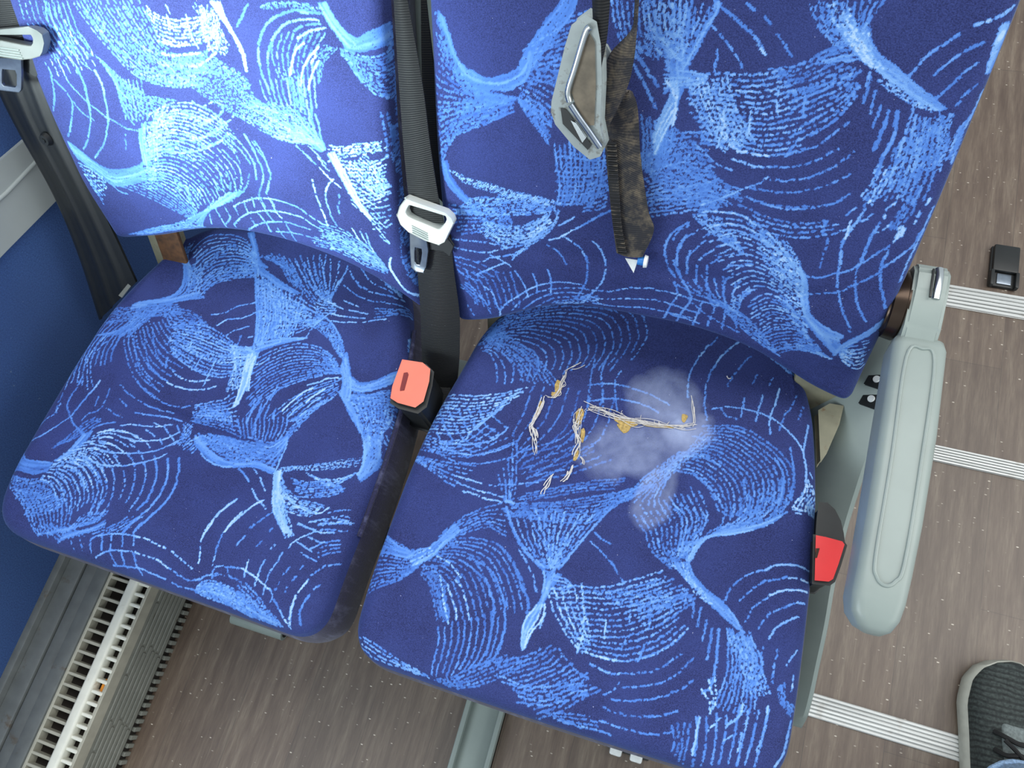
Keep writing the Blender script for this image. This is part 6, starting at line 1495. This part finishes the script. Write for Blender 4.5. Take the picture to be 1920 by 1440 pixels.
tg = plate('tongue', [(-0.0108, 0.4076, 0.6418), (-0.0183, 0.403, 0.6328), (-0.0224, 0.398, 0.6231), (-0.0194, 0.3934, 0.6144), (-0.0113, 0.3901, 0.608), (0.0065, 0.3871, 0.6021), (0.0211, 0.3861, 0.6001), (0.0279, 0.3881, 0.6041), (0.0319, 0.3922, 0.6119), (0.0391, 0.3989, 0.625), (0.0372, 0.4015, 0.6299), (0.0313, 0.4037, 0.6342)], BN, .009, M['tongue_plastic'], mb,
      inner=[(-0.0081, 0.4041, 0.6349), (-0.0109, 0.4022, 0.6313), (-0.0132, 0.3998, 0.6267), (-0.0118, 0.398, 0.6232), (-0.0068, 0.397, 0.6213), (0.0075, 0.3954, 0.6182), (0.0195, 0.3939, 0.6153), (0.0224, 0.3939, 0.6152), (0.0248, 0.3949, 0.6173), (0.0293, 0.3978, 0.6228), (0.0313, 0.3999, 0.6269), (0.0304, 0.4015, 0.6299)], bevel=.0022)
plate('tongue_blade', [(-0.0149, 0.3943, 0.5986), (0.0038, 0.3918, 0.5939), (0.0045, 0.386, 0.5826), (0.0003, 0.3765, 0.5642), (-0.0035, 0.3727, 0.5568), (-0.0123, 0.3725, 0.5564), (-0.0174, 0.3748, 0.5609), (-0.0166, 0.3841, 0.5789)], BN, .003, M['steel'], tg,
      inner=[(-0.0106, 0.3864, 0.5834), (-0.0033, 0.3862, 0.5829), (-0.0031, 0.3841, 0.5789), (-0.0052, 0.3796, 0.5703), (-0.0071, 0.3767, 0.5646), (-0.0108, 0.3767, 0.5645), (-0.0129, 0.3783, 0.5677), (-0.0119, 0.3833, 0.5774)], bevel=.0006)
for k in range(4):
    a_ = [(-0.0073, 0.3933, 0.6152), (0.0098, 0.3905, 0.6098)]
    p, q = Vector(a_[0]), Vector(a_[1]); dn = Vector(BU)*(-.0026*k)
    tube('grip_rib', [p+dn, q+dn], .0006, M['grey_dark'], tg, 6)
put(plate('retainer', [(0.0054, 0.3939, 0.5891), (0.025, 0.3967, 0.5947), (0.0304, 0.3931, 0.5877), (0.0261, 0.388, 0.5778), (0.0204, 0.3899, 0.5814), (0.0059, 0.3897, 0.5811)], BN, .004, M['black_plastic'], mb, bevel=.001), Vector((0, 0, 0)))
# wall-side belt
wb = thing('seat_belt', 'wide black belt with grey tongue and sheath beside the blue wall', 'seat belt', 'black seat belts')
ribbon('webbing', [(-0.4981, 0.5044, 0.7767), (-0.4954, 0.4906, 0.75), (-0.5002, 0.4758, 0.7214), (-0.5082, 0.4626, 0.6958)], [(-0.4322, 0.5066, 0.781), (-0.438, 0.4928, 0.7543), (-0.444, 0.4807, 0.7309), (-0.4503, 0.4705, 0.7111)], M['webbing'], wb, curl=.003)
ribbon('sheath', [(-0.5546, 0.4765, 0.6749), (-0.5564, 0.4546, 0.6324), (-0.5529, 0.4347, 0.5941), (-0.5424, 0.3978, 0.5226), (-0.5461, 0.3554, 0.4408), (-0.5624, 0.3029, 0.3393)], [(-0.4687, 0.4847, 0.6906), (-0.4742, 0.454, 0.6314), (-0.4754, 0.4369, 0.5983), (-0.4689, 0.3979, 0.5229), (-0.4635, 0.3623, 0.454), (-0.461, 0.3436, 0.4179)], M['black_plastic'], wb, thick=.004, nw=24, curl=.004, ridges=3)
belt_button('stop_button', [(-0.5042, 0.4295, 0.6015)][0], BN, .0085, M['black_plastic'], wb)
tw = plate('tongue', [(-0.4181, 0.4663, 0.7465), (-0.4079, 0.4658, 0.7455), (-0.403, 0.4641, 0.7423), (-0.4047, 0.4602, 0.7348), (-0.4115, 0.456, 0.7267), (-0.4178, 0.4535, 0.7218), (-0.4311, 0.4516, 0.7181), (-0.4467, 0.4503, 0.7157), (-0.4751, 0.4505, 0.7159), (-0.5039, 0.4506, 0.7162), (-0.5093, 0.4554, 0.7255), (-0.4976, 0.4609, 0.7361)], BN, .009, M['tongue_grey'], wb,
      inner=[(-0.4201, 0.4629, 0.7399), (-0.4191, 0.4619, 0.7382), (-0.4201, 0.4605, 0.7353), (-0.4226, 0.4589, 0.7322), (-0.426, 0.4578, 0.7301), (-0.4297, 0.4576, 0.7297), (-0.4379, 0.4577, 0.7299), (-0.4515, 0.458, 0.7306), (-0.4651, 0.4584, 0.7313), (-0.4865, 0.4584, 0.7313), (-0.4949, 0.4585, 0.7315), (-0.492, 0.4596, 0.7337)], bevel=.002)
plate('tongue_blade', [(-0.4911, 0.4536, 0.7089), (-0.4534, 0.4549, 0.7115), (-0.4624, 0.4467, 0.6957), (-0.4726, 0.4388, 0.6803), (-0.4776, 0.4371, 0.6771), (-0.5111, 0.4367, 0.6762), (-0.5077, 0.4417, 0.686), (-0.5005, 0.4474, 0.697)], BN, .003, M['steel'], tw,
      inner=[(-0.4879, 0.4481, 0.6982), (-0.4698, 0.4484, 0.699), (-0.4702, 0.4463, 0.6949), (-0.477, 0.4407, 0.684), (-0.4808, 0.4394, 0.6815), (-0.4973, 0.4393, 0.6813), (-0.4979, 0.4406, 0.6839), (-0.4907, 0.4463, 0.6949)], bevel=.0006)
for k in range(4):
    a_ = [(-0.483, 0.4547, 0.7253), (-0.4434, 0.4546, 0.7251)]
    p, q = Vector(a_[0]), Vector(a_[1]); dn = Vector(BU)*(-.0028*k)
    tube('grip_rib', [p+dn, q+dn], .0006, M['grey_dark'], tw, 6)
plate('retainer', [(-0.4614, 0.4594, 0.7028), (-0.4337, 0.4623, 0.7083), (-0.4448, 0.455, 0.6944), (-0.4535, 0.4525, 0.6894), (-0.4682, 0.4549, 0.6941)], BN, .004, M['black_plastic'], wb, bevel=.001)
plate('care_tag', [(-0.4431, 0.3281, 0.449), (-0.4377, 0.326, 0.449), (-0.4421, 0.3073, 0.449), (-0.4483, 0.3092, 0.449)], (0, 0, 1), .001, M['tongue_grey'], wb, bevel=0)
# grubby loose belt in front of the aisle backrest
db = thing('seat_belt', 'grubby belt end with chromed tongue dangling before the aisle backrest', 'seat belt', 'black seat belts')
ribbon('webbing', [(0.1729, 0.476, 0.8634), (0.1747, 0.4667, 0.8452), (0.1776, 0.4548, 0.8223), (0.18, 0.4447, 0.8028), (0.1821, 0.4365, 0.7869)], [(0.1868, 0.4765, 0.8643), (0.1878, 0.4672, 0.8462), (0.1876, 0.4553, 0.8232), (0.1851, 0.4459, 0.805), (0.1829, 0.4366, 0.787)], M['webbing'], db, curl=.004)
ribbon('looped_webbing', [(0.2026, 0.4888, 0.8553), (0.2025, 0.4792, 0.8369), (0.2021, 0.4702, 0.8195), (0.187, 0.4608, 0.8012), (0.1808, 0.4478, 0.7761), (0.1759, 0.434, 0.7493)], [(0.2056, 0.4889, 0.8555), (0.2059, 0.4794, 0.8372), (0.2064, 0.469, 0.8172), (0.2063, 0.4606, 0.8009), (0.2032, 0.4503, 0.781), (0.1915, 0.4357, 0.7528)], M['webbing_dirty'], db, curl=.005)
ribbon('hanging_end', [(0.1973, 0.4667, 0.7605), (0.1854, 0.4544, 0.7367), (0.184, 0.4469, 0.7221), (0.1917, 0.4247, 0.6791), (0.1987, 0.4079, 0.6467), (0.2038, 0.3968, 0.6253)], [(0.2035, 0.4663, 0.7596), (0.2093, 0.46, 0.7474), (0.2167, 0.4403, 0.7094), (0.2285, 0.4191, 0.6684), (0.2355, 0.4105, 0.6518), (0.2286, 0.397, 0.6256)], M['webbing_dirty'], db, curl=.004, thick=.006)
lay = [(0.188, 0.4406, 0.7252), (0.1923, 0.4271, 0.6991), (0.1953, 0.418, 0.6814), (0.1995, 0.4061, 0.6585), (0.207, 0.3928, 0.6328)]
lay = catmull(lay, 14)
for i in range(0, len(lay), 1):
    p = Vector(lay[i]); tube('stitch', [p+Vector((-.0005, 0, 0)), p+Vector((.0075, 0, .001))], .0011, M['webbing_dirty'] if i % 2 else M['lace'], db, 5)
dt = plate('tongue', [(0.1725, 0.4552, 0.8383), (0.165, 0.4524, 0.8329), (0.1609, 0.4457, 0.8199), (0.1521, 0.4266, 0.783), (0.1519, 0.4231, 0.7762), (0.1553, 0.4193, 0.769), (0.1704, 0.4122, 0.7552), (0.1828, 0.4085, 0.748), (0.1883, 0.4097, 0.7503), (0.1905, 0.4123, 0.7554), (0.1858, 0.42, 0.7703), (0.1848, 0.4344, 0.7981), (0.1819, 0.4477, 0.8239), (0.1782, 0.454, 0.8359)], BN, .016, M['tongue_dirty'], db, bevel=.004)
plate('recess', [(0.1754, 0.45, 0.8316), (0.1687, 0.4365, 0.8054), (0.1657, 0.4297, 0.7923), (0.1691, 0.4257, 0.7846), (0.1802, 0.419, 0.7716), (0.184, 0.4193, 0.7721), (0.1831, 0.4332, 0.7991), (0.1802, 0.4472, 0.8261)], BN, .002, M['grime'], dt, bevel=.0005)
tube('chrome_rim', catmull([(0.177, 0.451, 0.8367), (0.1738, 0.4488, 0.8325), (0.1672, 0.4371, 0.8098), (0.1627, 0.4292, 0.7946), (0.1643, 0.4255, 0.7875)], 5), .0026, M['chrome'], dt, 10)
tube('blade_edge', catmull([(0.1653, 0.4244, 0.7854), (0.1726, 0.4202, 0.7773), (0.1818, 0.4153, 0.7677), (0.1907, 0.4103, 0.758)], 5), .0024, M['steel'], dt, 10)
plate('mouth', [(0.1573, 0.4239, 0.7804), (0.1616, 0.4234, 0.7794), (0.1829, 0.4118, 0.757), (0.1805, 0.41, 0.7535), (0.1595, 0.4184, 0.7697)], BN, .002, M['black_plastic'], dt, bevel=.0004)
plate('latch', [(0.1667, 0.4187, 0.7731), (0.1702, 0.4181, 0.772), (0.1785, 0.4134, 0.763), (0.1761, 0.4117, 0.7596)], BN, .002, M['chrome'], dt, bevel=.0004)
plate('back_corner', [(0.1794, 0.4658, 0.8066), (0.1836, 0.4649, 0.8049), (0.1902, 0.4606, 0.7965), (0.1814, 0.4587, 0.7928)], BN, .004, M['tongue_dirty'], dt, bevel=.001)
plate('end_tag', [(0.2124, 0.3949, 0.6216), (0.2245, 0.395, 0.6217), (0.222, 0.3882, 0.6086)], BN, .001, M['white_plastic'], db, bevel=0)
bb = tube('button', [Vector([(0.2243, 0.3962, 0.6197)][0]), Vector([(0.2303, 0.3962, 0.6197)][0])], .0042, M['blue_plastic'], db, 12)
tube('button_cap', [Vector([(0.2303, 0.3962, 0.6197)][0]), Vector([(0.2333, 0.3962, 0.6197)][0])], [.0062, .0055], M['white_plastic'], bb, 14)

# ------------------------------------------------------------------ buckles
bk = thing('buckle', 'red belt buckle in overexposed orange standing between the two cushions', 'buckle')
fc = [(-0.0285, 0.2995, 0.466), (-0.0068, 0.301, 0.466), (0.0028, 0.2963, 0.466), (0.0061, 0.2829, 0.466), (0.0075, 0.2598, 0.466), (0.0021, 0.2526, 0.466), (-0.0179, 0.2532, 0.466), (-0.0262, 0.2559, 0.466), (-0.0286, 0.2681, 0.466)]
plate('body', [(x+.001, y-.002, z-.006) for x, y, z in [(-0.031, 0.301, 0.466), (-0.0052, 0.3041, 0.466), (0.0049, 0.2982, 0.466), (0.0082, 0.2827, 0.466), (0.0102, 0.2578, 0.466), (0.0044, 0.2499, 0.466), (-0.0183, 0.2504, 0.466), (-0.0283, 0.254, 0.466), (-0.0307, 0.2682, 0.466)]], (0, 0, 1), .075, M['black_plastic'], bk, bevel=.003)
f_ = plate('press_face', fc, (0, 0, 1), .012, M['orange'], bk, bevel=.003)
tube('rim', [Vector(p)+Vector((0, 0, -.0025)) for p in fc], .0021, M['tongue_plastic'], bk, 8, True)
plate('slot', [(-0.0237, 0.2866, 0.4665), (-0.0196, 0.2883, 0.4665), (-0.0175, 0.286, 0.4665), (-0.0158, 0.2662, 0.4665), (-0.0205, 0.2644, 0.4665), (-0.0214, 0.2669, 0.4665)], (0, 0, 1), .003, M['slot_red'], f_, bevel=0)
ribbon('stalk', [(-0.0187, 0.315, 0.4), (-0.0135, 0.2871, 0.4), (-0.0093, 0.2667, 0.4)], [(0.0105, 0.3217, 0.4), (0.0141, 0.2936, 0.4), (0.014, 0.2687, 0.4)], M['webbing'], bk, thick=.003)
bk2 = thing('buckle', 'bright red belt buckle between the aisle cushion and the armrest', 'buckle')
fc = [(0.4457, 0.2193, 0.455), (0.4537, 0.2198, 0.455), (0.4688, 0.2195, 0.455), (0.4705, 0.2178, 0.455), (0.4678, 0.1983, 0.455), (0.465, 0.1828, 0.455), (0.462, 0.1798, 0.455), (0.4509, 0.1778, 0.455)]
plate('body', [(x+.001, y, z-.004) for x, y, z in [(0.4436, 0.2198, 0.455), (0.4535, 0.2214, 0.455), (0.4691, 0.2212, 0.455), (0.472, 0.2182, 0.455), (0.4693, 0.1977, 0.455), (0.4662, 0.1815, 0.455), (0.4628, 0.1775, 0.455), (0.4493, 0.1753, 0.455)]], (0, 0, 1), .07, M['black_plastic'], bk2, bevel=.002)
f_ = plate('press_face', fc, (0, 0, 1), .012, M['red'], bk2, bevel=.002)
plate('slot', [(0.4463, 0.2074, 0.4555), (0.4497, 0.2084, 0.4555), (0.4487, 0.1984, 0.4555), (0.4468, 0.1979, 0.4555)], (0, 0, 1), .003, M['brown_metal'], f_, bevel=0)
plate('boot', [(0.4462, 0.2545, 0.447), (0.4513, 0.2553, 0.447), (0.4581, 0.2508, 0.447), (0.4646, 0.2414, 0.447), (0.4687, 0.2303, 0.447), (0.4708, 0.2221, 0.447), (0.4482, 0.2204, 0.447), (0.4466, 0.2383, 0.447)], (0, 0, 1), .055, M['black_plastic'], bk2, bevel=.004)

# ------------------------------------------------------------------ torn cover on the aisle cushion
def on_seat(p, up=.001): return (p[0], p[1], float(seat_z(np.array(p[0]), np.array(p[1]), .235))+up)
def foam_patch(pts):
    P = catmull(pts, 4, True); rr = random.Random(len(pts)*7+int(abs(P[0][0])*1e4))
    c = P.mean(0); P = c+(P-c)*.85; bm = bmesh.new(); cen = bm.verts.new(on_seat(c, .0006))
    ring = [bm.verts.new(on_seat(p+(p-c)*rr.uniform(-.12, .12), .0010)) for p in P]
    out = [bm.verts.new(on_seat(p+(p-c)*.12, -.0015)) for p in P]
    k = len(ring)
    for i in range(k):
        bm.faces.new((ring[i], ring[(i+1) % k], cen)); bm.faces.new((ring[(i+1) % k], ring[i], out[i], out[(i+1) % k]))
    return put(bm_obj('exposed_foam', bm, M['foam'], cushR), Vector((0, 0, 0)))
for pts in ([(0.144, 0.3311), (0.1493, 0.3303), (0.1539, 0.3231), (0.1527, 0.3133), (0.1479, 0.3121), (0.1442, 0.3208)], [(0.1422, 0.3142), (0.1522, 0.3152), (0.151, 0.3102), (0.1452, 0.3081)],
            [(0.1322, 0.3016), (0.136, 0.2998), (0.1374, 0.288), (0.135, 0.2807), (0.1319, 0.2827), (0.1318, 0.292)], [(0.1757, 0.2986), (0.1816, 0.3047), (0.1861, 0.2971), (0.1838, 0.282), (0.1795, 0.2843)],
            [(0.1869, 0.2795), (0.1917, 0.2801), (0.1932, 0.2648), (0.19, 0.2653)], [(0.1865, 0.2529), (0.1908, 0.2552), (0.1914, 0.2439), (0.1871, 0.2415)],
            [(0.2182, 0.3022), (0.2364, 0.3027), (0.2473, 0.3002), (0.2442, 0.2955), (0.2324, 0.2939), (0.222, 0.2966)], [(0.2238, 0.2944), (0.2406, 0.2953), (0.2376, 0.2874), (0.2319, 0.286)],
            [(0.2517, 0.3019), (0.272, 0.3049), (0.2886, 0.3051), (0.2728, 0.3012), (0.2553, 0.2995)], [(0.2909, 0.3224), (0.2979, 0.3228), (0.2963, 0.3134), (0.2927, 0.3138)]):
    foam_patch(pts)
rr = random.Random(3)
def threads(pts, n, spread, r=.0005, mat='thread'):
    spread *= 1.5; r *= .62; n += 2
    for k in range(n):
        P = [np.array(on_seat((p[0]+rr.gauss(0, spread), p[1]+rr.gauss(0, spread)), .0012+rr.random()*.0015)) for p in pts]
        a, b = sorted((rr.uniform(0, .35), rr.uniform(.6, 1)))
        C = catmull(P, 6); i0, i1 = int(a*len(C)), max(int(a*len(C))+3, int(b*len(C)))
        tube('loose_thread', [tuple(p) for p in C[i0:i1]], r*rr.uniform(.7, 1.3), M[mat], cushR, 5)
threads([(0.1515, 0.3461), (0.1528, 0.3366), (0.1532, 0.3257), (0.1512, 0.3143), (0.145, 0.3087), (0.1346, 0.309)], 5, .0012)
threads([(0.1531, 0.345), (0.1605, 0.3509), (0.1704, 0.3574)], 3, .001)
threads([(0.135, 0.3077), (0.1345, 0.2914), (0.1332, 0.2736), (0.1333, 0.2644), (0.1418, 0.2482), (0.1454, 0.231)], 7, .0012, .0007)
threads([(0.1331, 0.2696), (0.1388, 0.2631), (0.1414, 0.2494)], 3, .001, .0009)
threads([(0.1826, 0.3056), (0.1812, 0.2919), (0.1813, 0.2775), (0.1886, 0.2637), (0.1906, 0.2513), (0.1886, 0.2406)], 9, .0018, .0007)
threads([(0.1881, 0.238), (0.1877, 0.2303), (0.1842, 0.2206), (0.1806, 0.2159)], 4, .0012, .0010)
threads([(0.1939, 0.2483), (0.1992, 0.242), (0.1976, 0.2341)], 2, .0006, .0007)
threads([(0.17, 0.2233), (0.1693, 0.2168), (0.167, 0.2075), (0.1644, 0.1993), (0.1646, 0.1944)], 3, .0008, .0009)
threads([(0.1826, 0.3056), (0.2, 0.3058), (0.218, 0.3029), (0.2426, 0.3023), (0.2662, 0.3041), (0.2899, 0.3048)], 9, .0016, .0005)
threads([(0.2364, 0.3027), (0.266, 0.3054), (0.2924, 0.3067), (0.3101, 0.3091)], 5, .0014, .0006)
threads([(0.2966, 0.3461), (0.3005, 0.3332), (0.3048, 0.318), (0.3051, 0.3078)], 3, .0007, .0006)
threads([(0.29, 0.3041), (0.3004, 0.3106), (0.3125, 0.3148)], 3, .001, .0005)
threads([(0.3285, 0.3776), (0.3315, 0.3743), (0.3357, 0.3766)], 2, .0004, .0006)
for k in range(26):       # frayed edge hairs across the long rip
    L_ = [(0.1865, 0.3052), (0.2885, 0.3057)]
    f = rr.random(); x = L_[0][0]*(1-f)+L_[1][0]*f; y = L_[0][1]*(1-f)+L_[1][1]*f+rr.gauss(0, .001)
    d = rr.choice((-1, 1))*rr.uniform(.002, .005)
    tube('loose_thread', [on_seat((x, y), .001), on_seat((x+rr.gauss(0, .001), y+d*.6), .002), on_seat((x+rr.gauss(0, .002), y+d), .0014)], .0003, M['thread'], cushR, 4)

# ------------------------------------------------------------------ small things on the floor
fc = thing('floor_clip', 'black plastic clip on the floor beside the wide rail', 'clip', None, (.748, .855, 0))
def lb(name, lo, hi, mat, par, bevel=.002): return box(name, lo, hi, mat, par, bevel)
lb('base', (-.022, -.038, 0), (.022, .040, .008), M['black_plastic'], fc)
lb('cover', (-.020, -.012, .006), (.020, .040, .016), M['black_plastic'], fc, .003)
lb('jaw', (-.022, -.040, .004), (-.016, -.010, .016), M['black_plastic'], fc)
lb('jaw', (.016, -.040, .004), (.022, -.010, .016), M['black_plastic'], fc)
lb('tongue_pad', (-.011, -.034, .008), (.011, -.014, .011), M['steel'], fc, .001)
pc = thing('bolt_pair', 'pair of white square bolts in a black socket on the floor under the aisle cushion', 'bolts', None, (.312, -.047, 0))
lb('socket', (-.026, -.012, 0), (.034, .040, .006), M['black_plastic'], pc)
for x in (-.014, .016): lb('square_bolt', (x-.009, -.018, .004), (x+.009, .03, .018), M['white_plastic'], pc, .003)

# ------------------------------------------------------------------ shoe and trouser leg
sh = thing('shoe', 'dark grey knit trainer with pale sole standing in the aisle', 'shoe', None, (.793, .07, 0))
def foot_out(y):      # y from heel (-.13) to toe (.143): half widths left, right
    t = (y+.13)/.273
    prof = [(0, .020, .020), (.04, .030, .030), (.15, .036, .036), (.4, .038, .036), (.6, .045, .042), (.75, .051, .047), (.87, .047, .045), (.94, .036, .038), (.98, .021, .026), (1, .004, .010)]
    for a, b in zip(prof, prof[1:]):
        if t <= b[0]:
            f = (t-a[0])/(b[0]-a[0]); return a[1]+(b[1]-a[1])*f, a[2]+(b[2]-a[2])*f
    return prof[-1][1:]
ys = [-.13+.273*(1-(1-k/40)**1.6) if k > 20 else None for k in range(41)]
ys = list(np.concatenate([np.linspace(-.13, .08, 24), .08+.063*np.sin(np.linspace(0, math.pi/2, 16)[1:])]))
def loft(name, secs, mat):
    bm = bmesh.new(); R_ = [[bm.verts.new(p) for p in s] for s in secs]
    for a, b in zip(R_, R_[1:]):
        k = len(a)
        for i in range(k): bm.faces.new((a[i], a[(i+1) % k], b[(i+1) % k], b[i]))
    bm.faces.new(R_[0]); bm.faces.new(R_[-1][::-1])
    return bm_obj(name, bm, mat, sh, angle=70)
secs = []
for y in ys:
    l, r = foot_out(y); lift = .010*max(0, (y-.09)/.053)**2
    secs.append([(-l-.001, y, lift), (-l-.005, y, lift+.008), (-l-.004, y, lift+.022), (-l+.002, y, lift+.030), (r-.002, y, lift+.030), (r+.004, y, lift+.022), (r+.005, y, lift+.008), (r+.001, y, lift)])
loft('sole', secs, M['sole'])
secs = []
for y in ys:
    l, r = foot_out(y); lift = .010*max(0, (y-.09)/.053)**2
    top = .062+.035*max(0, (.05-y)/.12) if y < .05 else .062-.030*((y-.05)/.093)**1.6
    if y < -.05: top = .092
    top = max(top, lift+.034); s = []
    for k in range(17):
        a = math.pi*k/16; cx = (r-l)/2; hw = (l+r)/2*.97
        s.append((cx+hw*math.copysign(abs(math.cos(a))**.75, math.cos(a)), y*.985, lift+.026+(top-lift-.026)*math.sin(a)**.8))
    secs.append(s)
loft('upper', secs, M['knit'])
bm = bmesh.new(); box_bm(bm, (-.018, -.06, .060), (.020, .045, .074), .006, 3)
o = bm_obj('shoe_tongue', bm, M['lace_grey'], sh); o.rotation_euler = (math.radians(-12), 0, 0)
for k in range(4):
    y = .040-.022*k; z = .0735+.0055*k
    tube('lace', catmull([(-.026, y+.004, z-.012), (-.016, y, z-.001), (0, y-.004*(-1)**k, z+.002), (.018, y, z-.001), (.028, y+.004, z-.012)], 5), .0032, M['lace'], sh, 8)
tube('lace', catmull([(-.018, .036, .076), (-.004, .024, .082), (.012, .006, .086), (.022, -.012, .092)], 5), .003, M['lace'], sh, 8)
tl = thing('trouser_leg', 'light blue denim trouser hem above the dark trainer', 'trousers', None, (.787, .006, .117))
bm = bmesh.new(); R_ = []
for z, rx, ry, cx, cy in ((-.02, .056, .075, 0, 0), (.0, .058, .078, .002, 0), (.10, .062, .082, .01, -.015), (.30, .068, .088, .03, -.05), (.42, .074, .092, .045, -.075)):
    R_.append([bm.verts.new((cx+rx*math.cos(2*math.pi*k/28)*(1+.03*math.sin(k*3)), cy+ry*math.sin(2*math.pi*k/28), z)) for k in range(28)])
for a, b in zip(R_, R_[1:]):
    for i in range(28): bm.faces.new((a[i], a[(i+1) % 28], b[(i+1) % 28], b[i]))
bm.faces.new(R_[0][::-1]); bm.faces.new(R_[-1])
bm_obj('leg_cloth', bm, M['denim'], tl)
hem = [v for v in [(.058*math.cos(2*math.pi*k/28), .077*math.sin(2*math.pi*k/28), -.012) for k in range(28)]]
tube('hem', hem, .004, M['denim'], tl, 8, True)
